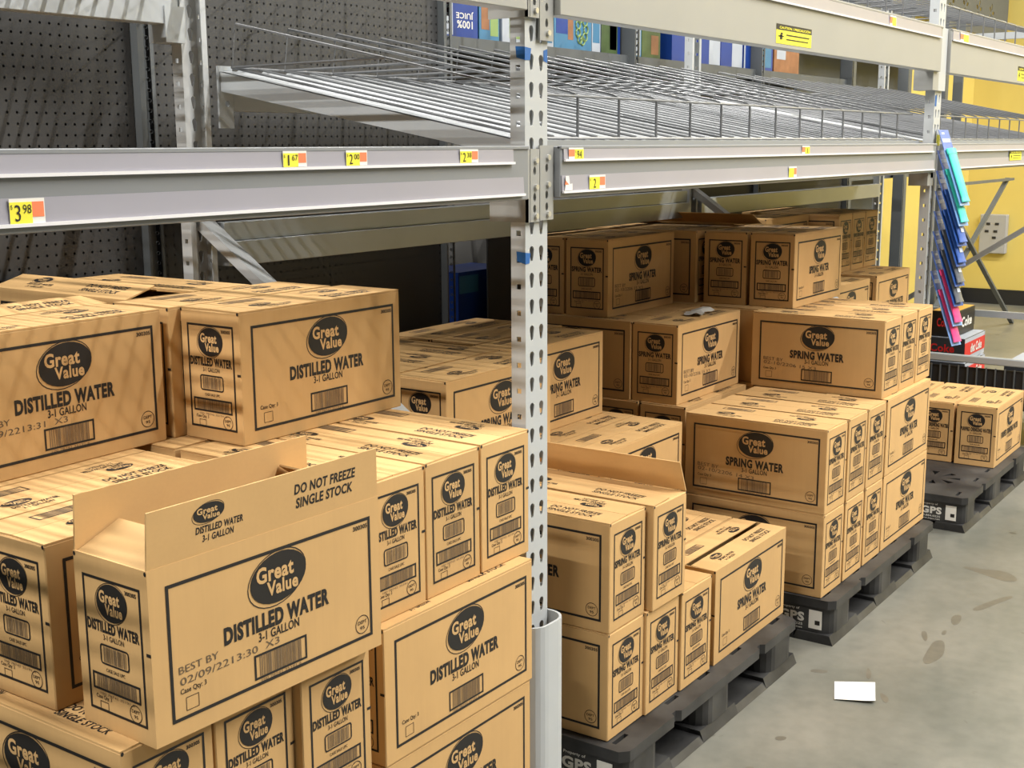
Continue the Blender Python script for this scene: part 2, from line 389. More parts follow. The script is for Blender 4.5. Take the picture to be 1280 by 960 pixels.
def side_print(title, stamp=None):
    p = Print(); L, H = BL, BH
    p.frame(-L/2+0.030, L/2-0.022, 0.026, H-0.030, 0.0055)
    p.logo(0.006, H*0.712, 0.122, 0.083)
    tw = 0.222 if len(title) < 16 else 0.30
    if title == 'SPRING WATER': tw = 0.196
    p.text(title, 0.004, H*0.475, tw, 0.029, 0.05)
    p.text('3-1 GALLON', 0.004, H*0.388, 0.086, 0.0150, 0.015)
    p.frame(-0.050, 0.062, 0.0365, 0.0775, 0.0038); p.bars(-0.039, 0.051, 0.040, 0.074, 5)
    p.text('100 78742 35191 6', 0.006, 0.0335, 0.085, 0.0042, 0, 2)
    p.text('Case Qty: 3', -L/2+0.071, 0.069, 0.048, 0.0105, 0.01)
    p.frame(-L/2+0.056, -L/2+0.080, 0.038, 0.059, 0.001)
    p.ring(L/2-0.047, 0.052, 0.0165, 0.0165, 0.0014); p.text('DEPT', L/2-0.047, 0.056, 0.021, 0.006, 0.01); p.text('95', L/2-0.047, 0.046, 0.011, 0.006, 0.01)
    p.text('300305', L/2-0.046, H-0.044, 0.034, 0.008, 0.03)
    if stamp:
        an = R(0.8) if title.startswith('D') else R(-2.5)
        p.text('BEST BY', -L/2+0.083, 0.1035, 0.074, 0.0115, 0.0, 3, ang=an); p.text(stamp, -L/2+0.145, 0.0865, 0.195, 0.0115, 0.0, 3, ang=an)
    return p.build_mesh('side_printing')
def end_print(title):
    p = Print(); W, H = BW, BH
    p.frame(-W/2+0.019, W/2-0.017, 0.026, H-0.030, 0.0042)
    p.logo(0.0, H*0.755, 0.074, 0.060)
    p.text(title, 0.0, H*0.605, 0.121 if len(title) < 16 else 0.128, 0.018, 0.045)
    p.text('3-1 GALLON', 0.0, H*0.545, 0.048, 0.0085, 0.008)
    p.rrect(-0.034, 0.034, H*0.385, H*0.505, 0.006, 0.0028); p.bars(-0.026, 0.027, H*0.40, H*0.49, 9)
    p.text('CASE SALE UPC', 0.0, H*0.355, 0.044, 0.0055, 0.01)
    p.frame(-0.056, 0.056, H*0.222, H*0.325, 0.0036); p.bars(-0.046, 0.046, H*0.236, H*0.311, 5)
    p.text('100 78742 35191 6', 0.0, H*0.205, 0.080, 0.004, 0, 2)
    p.text('Case Qty: 3', -0.032, H*0.180, 0.036, 0.0080, 0.01); p.frame(-0.042, -0.022, H*0.110, H*0.158, 0.001)
    p.ring(0.042, H*0.158, 0.0140, 0.0140, 0.0013); p.text('DEPT', 0.042, H*0.172, 0.018, 0.005, 0.01); p.text('95', 0.042, H*0.142, 0.009, 0.005, 0.01)
    p.text('300305', 0.046, H-0.042, 0.026, 0.0065, 0.03)
    p.ell(W/2-0.003, H-0.0045, 0.0028, 0.0035, 0, 0.0003, 10); p.ell(-W/2+0.003, H-0.0045, 0.0028, 0.0035, 0, 0.0003, 10)  # dark discs painted for the shade in the open corner holes, not print
    p.rect(W/2-0.010, W/2, H*0.52, H*0.52+0.005)
    return p.build_mesh('end_printing')
def flap_print(title, kind):
    p = Print()                                  # fold line at v=0
    if kind == 'logo':
        p.logo(-0.125, 0.060, 0.060, 0.030, R(3)); p.text(title, -0.105, 0.036, 0.090, 0.011, 0.03, shear=0.15)
        p.text('3-1 GALLON', -0.108, 0.022, 0.060, 0.0105, 0.02, shear=0.15)
    elif kind == 0:
        p.text('DO NOT FREEZE', 0.115, 0.054, 0.138, 0.017, 0.03, shear=0.12); p.text('SINGLE STOCK', 0.113, 0.031, 0.128, 0.017, 0.03, shear=0.12)
    else:
        p.frame(0.060, 0.165, 0.025, 0.055, 0.003); p.bars(0.070, 0.155, 0.029, 0.051, 5)
    return p.build_mesh('flap_printing')
STAMPS = {'a':'02/09/2213:30  X3', 'b':'02/09/2213:31  X3', 'c':'02-10/2206 14 X3', 'd':'02-10/2206 15 X3'}
TITLE = {'D':'DISTILLED WATER', 'S':'SPRING WATER', 'P':'PURIFIED DRINKING WATER'}
_pm = {}
def pm(kind, which, extra=None):
    k = (kind, which, extra)
    if k not in _pm:
        t = TITLE[kind]
        _pm[k] = side_print(t, STAMPS.get(extra)) if which == 'side' else end_print(t) if which == 'end' else flap_print(t, extra)
    return _pm[k]
UPRIGHT = Matrix.Rotation(R(90), 4, 'X')
crnd = random.Random(11)
FILL_LABEL = {'D':('sealed distilled water case buried inside the distilled stack','distilled cases buried inside the stack'),
              'S':('sealed spring water case buried inside the spring water stacks','spring cases buried inside the stacks'),
              'P':('sealed purified water case buried in the stack behind the second post','purified cases buried inside the stack')}
FILLS = [v[0] for v in FILL_LABEL.values()]
def case(kind, orient, x0, y0, layer, label=None, stamp=None, flaps=(0,0), hollow=False, group=None, rot=None, prints=True, ends=None, dz=0.0, slit=False):
    """one water case. orient X: long side to the aisle; Y: short end to the aisle. x0,y0 = low corner."""
    lx, ly = (BL, BW) if orient == 'X' else (BW, BL)
    if label is None: label, group = FILL_LABEL[kind]; prints = False
    rz = (0 if orient == 'X' else -R(90)) + (R(crnd.uniform(-0.35, 0.35) if label not in FILLS else 0.0) if rot is None else R(rot))
    t = thing('water_case', label, 'cardboard box', (x0+lx/2, y0+ly/2, LZ[layer-1]+dz), rz, group)
    link('body', CM['hollow' if hollow else 'body'], t)
    fz = BH if hollow else BH
    for i, a in enumerate(flaps):
        j = crnd.uniform(0.02, 0.12)
        o = link('top_flap', CM['flap'], t, (0, (-1 if i == 0 else 1)*(BW/2-0.0005), fz), (R(a+j), 0, 0 if i == 0 else R(180)))
        if slit: o.scale = (1, 0.90, 1)
        if prints: link('flap_logo', pm(kind, 'flap', 'logo'), o); link('flap_notice' if i == 0 else 'flap_barcode', pm(kind, 'flap', i), o)
    if ends:
        for i, a in enumerate(ends):
            link('end_flap', CM['end_flap'], t, ((-1 if i == 0 else 1)*(BL/2-0.001), 0, fz-0.003), (R(a), 0, R(-90) if i == 0 else R(90)))
    if prints:
        o = link('side_printing', pm(kind, 'side', stamp), t, (0, -BW/2-0.0002, 0)); o.rotation_euler = (R(90), 0, 0)
        e = -1 if orient == 'X' else 1
        o = link('end_printing', pm(kind, 'end'), t, (e*(BL/2+0.0002), 0, 0)); o.rotation_euler = (R(90), 0, R(-90) if e < 0 else R(90))
    return t

# --- distilled water, left stack (layers count up from the pallet)
case('D','X',1.612,1.412,1,'lowest distilled water case beside the column guard, long side out')
case('D','X',1.616,1.409,2,'distilled water case with long side out, wedged under three upright ends')
case('D','Y',1.398,1.400,2,'distilled water case end under the opened case, beside the gap')
case('D','Y',1.225,1.418,2,'distilled water case end half covered by the opened case overhead')
case('D','Y',1.052,1.418,2,'corner distilled water case below the opened case, printed top showing', flaps=(0,0))
hero = case('D','X',1.088,1.374,3,'opened distilled water case with raised flaps, BEST BY 02/09/2213:30 stamped', 'a', flaps=(92,88), hollow=True, ends=(24,35), rot=-1.6)
case('D','X',1.080,1.608,3,'distilled water case just behind the opened case, its end uncovered', rot=0.3)
case('D','X',1.080,1.783,3,'distilled water case with DO NOT FREEZE top, second row behind opened case', rot=0.2)
case('D','Y',1.600,1.432,3,'distilled water case end beside the raised flap of the opened case')
case('D','Y',1.778,1.436,3,'middle one of three distilled case ends by the near post')
case('D','Y',1.958,1.440,3,'distilled water case end touching the near perforated post')
case('D','X',1.160,1.985,4,'top distilled water case stamped 2213:31, under the grey beam', 'b', rot=2.2)
case('D','X',1.686,1.816,4,'top distilled water case with both end and long side shadow-striped on top', rot=-0.6)
case('D','X',1.170,2.165,4,'distilled case behind the 2213:31 case, top flaps lifted', flaps=(7,5), hollow=True)
case('D','X',1.660,1.995,4,'distilled case directly behind the top case beside the frame brace')
case('D','Y',1.700,2.172,4,'distilled case with gaping top slit below the pegboard', flaps=(16,9), hollow=True)
case('D','Y',1.884,2.172,4,'distilled case against the rear post below the pegboard')
for lay in (1,):
    for x, y in ((1.055,1.42),(1.227,1.42),(1.400,1.41)): case('D','Y',x,y,lay)
for lay in (1,2):
    for y in (1.590,1.765): case('D','X',1.612,y,lay)
    for x in (1.612,1.786,1.960): case('D','Y',x,1.940,lay)
    for y in (1.930,2.105,2.280,2.455): case('D','X',1.080,y,lay)
for x in (1.600,1.778,1.956): case('D','Y',x,1.924,3)
for y in (1.958,2.133,2.308): case('D','X',1.080,y,3)

# --- spring water on the first pallet right of the near post
case('S','Y',2.395,1.398,1,'bottom spring water case beside the column guard, end to aisle')
case('S','Y',2.566,1.391,1,'bottom spring water case end, second from the column guard')
case('S','Y',2.742,1.385,1,'bottom spring water case end touching the case with slit top')
case('S','X',2.937,1.387,1,'spring water case with slit open top, long side out', flaps=(1,1), hollow=True, slit=True)
case('S','X',2.945,1.566,1,'spring water case directly behind the slit-topped case')
case('S','Y',2.395,1.398,2,'upper spring water case next to the near post, end to aisle')
case('S','Y',2.580,1.383,2,'spring water case with one top flap standing open', flaps=(1,70))
case('S','X',2.978,1.757,2,'spring water case behind the standing flap, long side out')
case('S','X',2.985,1.935,2,'spring water case behind the one next to the standing flap')
case('S','X',2.490,1.890,2,'spring water case hidden by the near post')
case('S','X',2.458,1.912,3,'top spring water case seen left of the near post, label half covered')
case('S','X',2.952,2.032,3,'top spring water case right of the near post, set back')
for x, n in ((2.432,'spring case top against the wide distilled stack, one of a row'),(2.605,'spring case top between two others in the row behind'),(2.778,'spring case top closing the row beside the near post')):
    case('S','Y',x,2.094,3,n,'', group='row of three spring case tops')
case('S','X',2.990,2.212,3,'spring water case top behind the set-back case')
case('S','X',2.990,2.390,3,'rearmost spring water case top by the lower back panel')
case('S','X',2.945,1.745,1)
for lay in (1,2):
    for x in (2.395,2.570,2.745): case('S','Y',x,2.094,lay)
    case('S','X',2.945,2.12,lay); case('S','X',2.945,2.30,lay); case('S','X',2.945,2.48,lay)
case('S','X',2.395,1.900,1); case('S','X',2.945,1.922,1)

# --- spring water on the second pallet
for i, x in enumerate((3.591,3.774,3.957)):
    nm = ('corner','second','third')[i]
    case('S','Y',x,1.337,1,('bottom corner spring water case above the pallet lettering','bottom spring water case end, second from the pallet corner','bottom spring water case end beside the long-side case')[i])
    case('S','Y',x,1.337,2,('spring water case stamped 02-10/2206 14, broad side facing the gap','second-layer spring case end, next to the 2206 14 case','second-layer spring case end beside the upper long-side case')[i], 'c' if i == 0 else None)
case('S','X',4.142,1.337,1,'bottom spring water case on pallet edge, long side to aisle')
case('S','X',4.142,1.337,2,'second-layer spring water case, long side to aisle at stack end')
for i, x in enumerate((4.136,4.313,4.492)):
    case('S','Y',x,1.357,3,('spring water case stamped 02-10/2206 15, broad side out','third-layer spring case end, middle of three','third-layer spring case end beside the hanging packs')[i], 'd' if i == 0 else None)
case('S','X',3.668,1.888,3,'spring water case crossed by a slanting shadow, stamped', 'd')
case('S','Y',3.664,2.064,3,'spring water case in shade, broad side facing the near post')
case('S','X',3.655,1.850,2,'shaded spring case end under the shadow-crossed case', dz=0)
case('S','X',3.660,2.030,2,'shaded spring case end under the broad-side shaded case')
case('S','X',4.266,1.740,4,'brightly lit top spring water case above the 2206 15 case')
case('S','X',4.268,1.926,4,'top spring case end left of the brightly lit case')
case('S','Y',4.245,2.118,4,'top spring case in deep shade with blank broad side')
case('S','X',3.702,2.176,4,'shaded top spring case with stamped long side, far back', 'd')
case('S','X',3.706,2.356,4,'shaded top spring case end just right of the near post')
case('S','Y',4.430,2.118,4,'spring water case top behind the brightly lit case')
for lay in (1,2):
    case('S','X',4.148,1.830,lay) ; case('S','X',4.148,2.005,lay)
    for x in (4.148,4.33,4.51): case('S','Y',x,2.182,lay)
    for y in (2.21,2.39): case('S','X',3.66,y,lay)
for y in (1.850,2.030): case('S','X',3.657,y,1)
case('S','X',4.19,1.838,3); case('S','X',4.19,2.0095,3)
for x in (3.84,4.015): case('S','Y',x,2.064,3)
for x in (4.19,4.362,4.534): case('S','Y',x,2.1815,3)

# --- purified water, third pallet
case('P','X',5.530,1.312,1,'purified drinking water case at the aisle side of the far pallet')
case('P','X',5.535,1.494,1,'purified drinking water case tucked behind the aisle-side one')
case('P','X',5.535,1.676,1,'purified drinking water case, third row in on the far pallet')
case('P','X',4.972,1.866,3,'purified water case in the dim back stack, left of the narrow gap')
case('P','X',5.550,1.872,3,'purified water case in back stack, right of the narrow gap')
for i, x in enumerate((5.560,5.735,5.912)):
    case('P','Y',x,2.060,4,('back stack purified case end, nearest the dark broad side','back stack purified case end between two others','back stack purified case end nearest the far post')[i])
case('P','X',5.058,2.195,4,'purified water case low behind the brightly lit spring case')
case('S','Y',4.650,2.112,4,'torn open spring case with dark hollow top', flaps=(176,28), hollow=True)
for lay in (1,2):
    for x in (4.99,5.475): case('P','X',x,1.870,lay); case('P','X',x,2.05,lay); case('P','X',x,2.23,lay); case('P','X',x,2.41,lay)
for x in (4.99,5.53): case('P','X',x,2.05,3); case('P','X',x,2.23,3); case('P','X',x,2.41,3)

# ------------------------------------------------------------------ plastic pallets
def rrect_pts(x0,x1,y0,y1,r,n=4):
    q = []
    for cx, cy, a0 in ((x1-r,y1-r,0),(x0+r,y1-r,90),(x0+r,y0+r,180),(x1-r,y0+r,270)):
        for k in range(n+1):
            a = R(a0+90*k/n); q.append((cx+r*math.cos(a), cy+r*math.sin(a)))
    return q
PX, PY = 1.030, 1.219
def pallet_proto():
    t = thing('plastic_pallet', '', 'pallet', (0,0,0))
    holes = []
    for ix in range(2):                      # grip slots and vent wedges of the deck
        for iy in range(3):
            cx, cy = 0.27+0.49*ix, 0.21+0.40*iy
            for k in range(8):
                a = 2*math.pi*k/8+0.2; r0, r1 = 0.045, 0.105
                u, v = math.cos(a), math.sin(a)
                holes.append([(cx+u*r0, cy+v*r0), (cx+u*r1-v*0.016, cy+v*r1+u*0.016), (cx+u*r1+v*0.016, cy+v*r1-u*0.016)][::-1])
    for x in (0.06,0.32,0.50,0.70,0.97):
        for y in (0.050,1.17): holes.append([(x-0.03,y-0.006),(x-0.03,y+0.006),(x+0.03,y+0.006),(x+0.03,y-0.006)])
    # notches in the rim at the block ends
    out = [(0.02,0.0),(0.24,0.0),(0.25,0.012),(0.27,0.012),(0.28,0.0),(0.75,0.0),(0.76,0.012),(0.78,0.012),(0.79,0.0),(1.01,0.0),(1.03,0.02),
           (1.03,1.20),(1.01,1.219),(0.02,1.219),(0.0,1.20),(0.0,0.93),(0.012,0.92),(0.012,0.90),(0.0,0.89),(0.0,0.33),(0.012,0.32),(0.012,0.30),(0.0,0.29),(0.0,0.02)]
    b = MB(); b.plate(out, holes, 0.028, Matrix.Translation((0,0,PZ-0.028))); b.build('deck', 'pallet', t)
    for i, (x0,x1) in enumerate(((0.0,0.20),(0.42,0.61),(0.83,1.03))):
        for (y0,y1) in ((0.008,0.27),(0.48,0.74),(0.95,1.211)):
            b = MB(); T = Matrix.Translation((0,0,0.030)); b.plate(rrect_pts(x0+.008,x1-.008,y0,y1,0.045), [], PZ-0.028-0.031, T)
            b.build('block', 'pallet', t)
    for (y0,y1) in ((0.0,0.13),(0.545,0.675),(1.089,1.219)):       # bottom runners with ramped edges
        b = MB(); segs = [(0.0,0.24,0.030),(0.24,0.41,0.018),(0.41,0.62,0.030),(0.62,0.81,0.018),(0.81,1.03,0.030)]
        for xa, xb, h in segs:
            b.add([(xa,y0,0.001),(xb,y0,0.001),(xb,y1,0.001),(xa,y1,0.001),(xa,y0+0.012,h),(xb,y0+0.012,h),(xb,y1-0.012,h),(xa,y1-0.012,h)],
                  [(0,3,2,1),(4,5,6,7),(0,1,5,4),(1,2,6,5),(2,3,7,6),(3,0,4,7)])
        b.build('runner', 'pallet', t)
    for x0, x1 in ((0.0,0.12),(0.91,1.03)):
        b = MB(); b.box(x0,x1,0.13,1.089,0.001,0.026); b.build('runner', 'pallet', t)
    p = Print()
    p.text('Property of', 0, 0.083, 0.062, 0.010, 0.02, 1); p.text('iGPS', 0, 0.058, 0.095, 0.030, 0.045, 1)
    p.text('800.884.0225', 0, 0.034, 0.085, 0.008, 0.02, 1); p.text('www.igps.net', 0, 0.022, 0.085, 0.008, 0.02, 1)
    d = p.b.mesh('pallet_lettering', ['ink','white'], fix=False)
    o = link('lettering', d, t, (0.0075, 0.145, 0.016), (R(90), 0, R(-90)))
    b = MB(); b.box(0.006,0.0078,0.040,0.082,0.042,0.102); b.box(0.0055,0.0062,0.046,0.062,0.056,0.070,1)
    b.build('paper_label', ['white','ink'], t)
    return t
pal = pallet_proto()
for i, (x, y, lab) in enumerate(((2.367,1.332,'black plastic pallet under the cases right of the near post'),
                                 (3.580,1.290,'black plastic pallet with white lettering under the two-layer spring cases'),
                                 (4.982,1.274,'black plastic pallet with bare deck slots under purified water'),
                                 (1.072,1.352,'black plastic pallet below the distilled water stack'))):
    p = pal if i == 0 else copy_tree(pal)
    p.location = (x, y, 0); p['label'] = lab; p['category'] = 'pallet'; p['group'] = 'plastic pallets'

# ------------------------------------------------------------------ rack uprights
K = 1.085
YF, YR = 1.456, 2.503
PW, PD = 0.082, 0.036
PITCH_H = 0.0551
def keyhole(cx, cz):
    q = []
    for k in range(9):
        a = R(-20+220*k/8); q.append((cx+0.0082*math.cos(a), cz+0.008+0.0082*math.sin(a)))
    for k in range(5):
        a = R(200+140*k/4); q.append((cx+0.0042*math.cos(a), cz-0.012+0.0042*math.sin(a)))
    return q
def sq(cx, cz, s=0.0052): return [(cx-s,cz-s),(cx+s,cz-s),(cx+s,cz+s),(cx-s,cz+s)]
TOPZ = 2.45
def keyed_face_mesh():
    b = MB(); T = Matrix(((1,0,0,0),(0,0,1,0),(0,1,0,0),(0,0,0,1)))     # (u,v,w)->(x=u,y=w,z=v)
    hs = []; n = int((TOPZ-0.1)/PITCH_H)
    for i in range(n):
        z = 1.6266-PITCH_H*24+PITCH_H*i
        if 0.03 < z < TOPZ-0.03:
            hs.append(keyhole(0.0235, z)); hs.append(keyhole(0.0585, z-0.0006))
    b.plate([(0,0),(PW,0),(PW,TOPZ),(0,TOPZ)], hs, 0.003, T)
    return b.mesh('keyed_face', ['post'])
def flange_mesh():
    b = MB(); y0, y1, hs = 0.003, PD, 0.0055; c = 0.017; last = 0.0
    b.box(0, 0.003, y0, c-hs, 0, TOPZ); b.box(0, 0.003, c+hs, y1, 0, TOPZ)
    for i in range(45):
        z = 1.6266-PITCH_H*28+PITCH_H*i-0.012
        if z < 0.03 or z > TOPZ-0.03: continue
        b.box(0, 0.003, c-hs, c+hs, last, z-hs); last = z+hs
    b.box(0, 0.003, c-hs, c+hs, last, TOPZ)
    return b.mesh('side_flange', ['post'])
def lip_mesh():
    b = MB(); b.box(0, 0.014, PD-0.003, PD, 0, TOPZ); return b.mesh('lip', ['post'])
KM, FM, LM = keyed_face_mesh(), flange_mesh(), lip_mesh()
def post(parent, name, x, y, flip=False):
    # C channel: keyed face outward, flanges with square holes, inturned lips
    e = link(name, KM, parent, (x, y, 0.012), (0, 0, 0))
    if flip: e.location = (x+PW, y, 0.012); e.rotation_euler = (0, 0, R(180))
    link('flange', FM, e, (0, 0, 0)); link('flange', FM, e, (PW-0.003, 0, 0))
    link('lip', LM, e, (0.003, 0, 0)); link('lip', LM, e, (PW-0.017, 0, 0))
    return e
def upright_frame(x, label):
    t = thing('upright_frame', label, 'rack frame', (x, 0, 0), group='rack upright frames')
    post(t, 'front_post', 0, YF); post(t, 'rear_post', 0, YR, True)
    for y in (YF, YR-PD):
        b = MB(); b.box(-0.02, PW+0.02, y-0.012, y+PD+0.012, 0.001, 0.011); b.build('foot_plate', 'post', t)
    # bracing between the posts, on the far half of the channel
    zs = [(0.22,2.44,0.80,1.55),(1.335,2.462,0.80,1.53),(1.335,1.53,2.05,2.44)]
    for z0, y0, z1, y1 in (((1.335,2.475,0.70,1.53),) if x < 7 else ((0.52,2.46,1.15,1.53),)):
        b = MB(); b.bar((0.055,y0,z0),(0.055,y1,z1),0.026,0.045,upv=(1,0,0)); b.build('diagonal_brace', 'post', t)
    for z in (0.58,2.10):
        if abs(z-1.36) < 0.01: continue
        b = MB(); b.box(0.042,0.068,YF+PD,YR-PD,z-0.018,z+0.018); b.build('cross_brace', 'post', t)
    return t
XP = (2.142, 4.872, 7.28)
upright_frame(XP[0], 'near rack frame with keyhole front post and blue tape')
upright_frame(XP[1], 'second rack frame behind the hanging packs')
upright_frame(XP[2], 'third rack frame, its thick grey brace crossing the yellow wall')

# column guard at the foot of the near post: rounded U of thick sheet
def guard():
    gx0, gx1, gy0, gy1, r, th, h = 2.105, 2.234, 1.404, 1.530, 0.045, 0.006, 0.512
    def path(d):
        q = [(gx0+d, gy1)]
        for k in range(7):
            a = R(180+90*k/6); q.append((gx0+r+(r-d)*math.cos(a), gy0+r+(r-d)*math.sin(a)))
        for k in range(7):
            a = R(270+90*k/6); q.append((gx1-r+(r-d)*math.cos(a), gy0+r+(r-d)*math.sin(a)))
        q.append((gx1-d, gy1)); return q
    o, i = path(0), path(th); b = MB()
    b.plate(o+i[::-1], [], h, Matrix.Translation((0,0,0.001)))
    g = b.build('column_guard', 'post', smooth=False)
    tag(g, 'rounded grey steel column guard at the foot of the near post', 'guard')
guard()

# ------------------------------------------------------------------ beams
YB = 1.428
def bolt(b, x, y, z, r=0.006):
    b.cyl((x, y-0.006, z), r, 0.007, 'Y', 8)
def connector(parent, x0, x1, z0, z1, side=None):
    """plate bolted on the keyed face; side = x of the wrap on the post flank"""
    cx = (x0+x1)/2; b = MB(); T = Matrix(((1,0,0,0),(0,0,1,0),(0,1,0,0),(0,0,0,1))); T[1][3] = YF-0.009
    hs = []
    h = z1-z0
    for f in (0.30, 0.66, 0.82): hs.append([(cx+0.006*math.cos(-R(36*k))*0.9, z1-f*h+0.009*math.sin(-R(36*k))) for k in range(10)])
    b.plate([(x0,z0),(x1,z0),(x1,z1),(x0,z1)], hs, 0.005, T)
    if side is not None:
        b.box(side-0.005, side-0.0005, YF-0.009, YF+PD+0.05, z0, z1-0.105*0 if False else z0+0.048)
        b.box(side-0.005, x0+0.002, YF-0.009, YF-0.004, z0, z1)
    e = b.build('connector', 'beam', parent)
    bb = MB()
    for f in (0.16, 0.52, 0.92): bolt(bb, cx+0.004, YF-0.008, z1-f*h)
    bb.build('bolts', 'bolt', e)
def beam(name, x0, x1, z0, z1, rails, label, yb=YB, conn=True, depth=0.045, cx=None):
    t = thing(name, label, 'rack beam', (0,0,0), group='front rack beams')
    b = MB(); b.box(x0, x1, yb+0.004, yb+depth, z0, z1); b.box(x0, x1, yb+0.001, yb+0.012, z1-0.006, z1+0.0015)
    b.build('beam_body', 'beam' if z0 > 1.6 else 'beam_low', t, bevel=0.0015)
    for ra, rb, xa, xb in rails:
        b = MB()
        b.add([(xa,yb,ra),(xb,yb,ra),(xb,yb+0.0045,ra),(xa,yb+0.0045,ra),(xa,yb+0.002,rb),(xb,yb+0.002,rb),(xb,yb+0.0045,rb),(xa,yb+0.0045,rb)],
              [(0,3,2,1),(4,5,6,7),(0,1,5,4),(1,2,6,5),(2,3,7,6),(3,0,4,7)])
        o = b.build('price_rail', 'rail', t)
        b = MB(); b.box(xa, xb, yb-0.004, yb+0.001, ra-0.003, ra+0.0015); b.build('rail_lip', 'rail_lip', o)
    return t
ZB0, ZB1 = 1.4215, 1.5265
lb = beam('rack_beam', -0.55, 2.118, ZB0, ZB1, ((1.4955,1.524,-0.55,2.062),(1.4330,1.4665,-0.55,2.098)), 'near lower grey beam with price rails above the distilled water')
connector(lb, 2.146, 2.181, 1.374, 1.5215, XP[0])
rb_ = beam('rack_beam', 2.236, 4.846, ZB0, ZB1, ((1.4985,1.524,2.246,4.80),(1.4330,1.4665,2.240,4.82)), 'lower grey beam with price rails above the spring water')
connector(rb_, 2.1835, 2.2335, 1.376, 1.5285)
b3 = beam('rack_beam', 4.975, 7.26, ZB0, ZB1, ((1.4985,1.524,4.99,7.24),(1.4330,1.4665,4.99,7.24)), 'lower grey beam beyond the hanging packs')
ZU0, ZU1 = 1.789, 1.950
ub = beam('rack_beam', -0.55, 2.118, ZU0, ZU1, ((1.910,1.946,-0.55,2.09),), 'upper grey beam over the distilled water bay')
connector(ub, 2.146, 2.181, 1.779, 1.95, XP[0])
ub2 = beam('rack_beam', 2.236, 4.846, ZU0, ZU1, ((1.910,1.946,2.25,4.82),), 'wide upper grey beam carrying the yellow caution sticker')
connector(ub2, 2.1835, 2.2335, 1.737, 1.93)
bb = MB(); bb.box(4.80, 4.868, YF-0.012, YF+0.06, 1.722, 1.80); bb.build('beam_hook', 'beam', ub2)
ub3 = beam('rack_beam', 4.962, 7.26, ZU0, ZU1, ((1.910,1.946,4.97,7.24),), 'wide upper grey beam beyond the second post')
bb = MB(); bb.box(4.868, 4.955, YF-0.012, YF-0.002, 1.722, 1.95); bb.build('connector', 'post', ub3)
bb = MB(); bb.box(4.80, 4.868, YF-0.012, YF+0.06, 1.372, 1.43); bb.build('beam_hook', 'beam', rb_)
bb = MB(); bb.box(4.836, 4.876, YF-0.012, YF-0.002, 1.40, 1.5275); bb.build('connector', 'beam', rb_)

# rear beams
def rear_beam(x0, x1, z0, z1, label, step=None, name='rear_beam'):
    t = thing(name, label, 'rack beam', (0,0,0), group='rear rack beams')
    b = MB(); zt = z1 if step is None else step
    b.box(x0, x1, 2.452, 2.498, z0, zt)
    if step is not None: b.box(x0, x1, 2.466, 2.498, step, z1)
    b.build('beam_body', 'galv', t, bevel=0.0015); return t
rl = rear_beam(2.250, 4.850, 1.226, 1.338, 'stepped rear beam behind the spring water', 1.289)
rh = rear_beam(2.290, 4.850, 1.618, 1.712, 'rear beam holding the back of the sloped wire shelf')
bb = MB(); T = Matrix(((1,0,0,0),(0,0,1,0),(0,1,0,0),(0,0,0,1))); T[1][3] = 2.444
def circ(cx, cz, r, n=10): return [(cx+r*math.cos(-2*math.pi*k/n), cz+r*math.sin(-2*math.pi*k/n)) for k in range(n)]
bb.plate([(2.234,1.575),(2.282,1.575),(2.282,1.728),(2.234,1.728)], [circ(2.262,1.672,0.0075),circ(2.262,1.636,0.0075)], 0.006, T); bb.build('connector', 'galv', rh)
ul = rear_beam(-0.55, 2.125, 1.818, 1.93, 'rear beam under the upper deck of the distilled water bay')
bb = MB(); bb.box(2.08, 2.139, 2.448, 2.51, 1.776, 1.86); bb.build('connector', 'galv', ul)
rear_beam(4.96, 7.26, 1.618, 1.712, 'rear beam of the sloped shelf beyond the second post')
rear_beam(4.96, 7.26, 1.226, 1.30, 'lower rear beam beyond the second post')

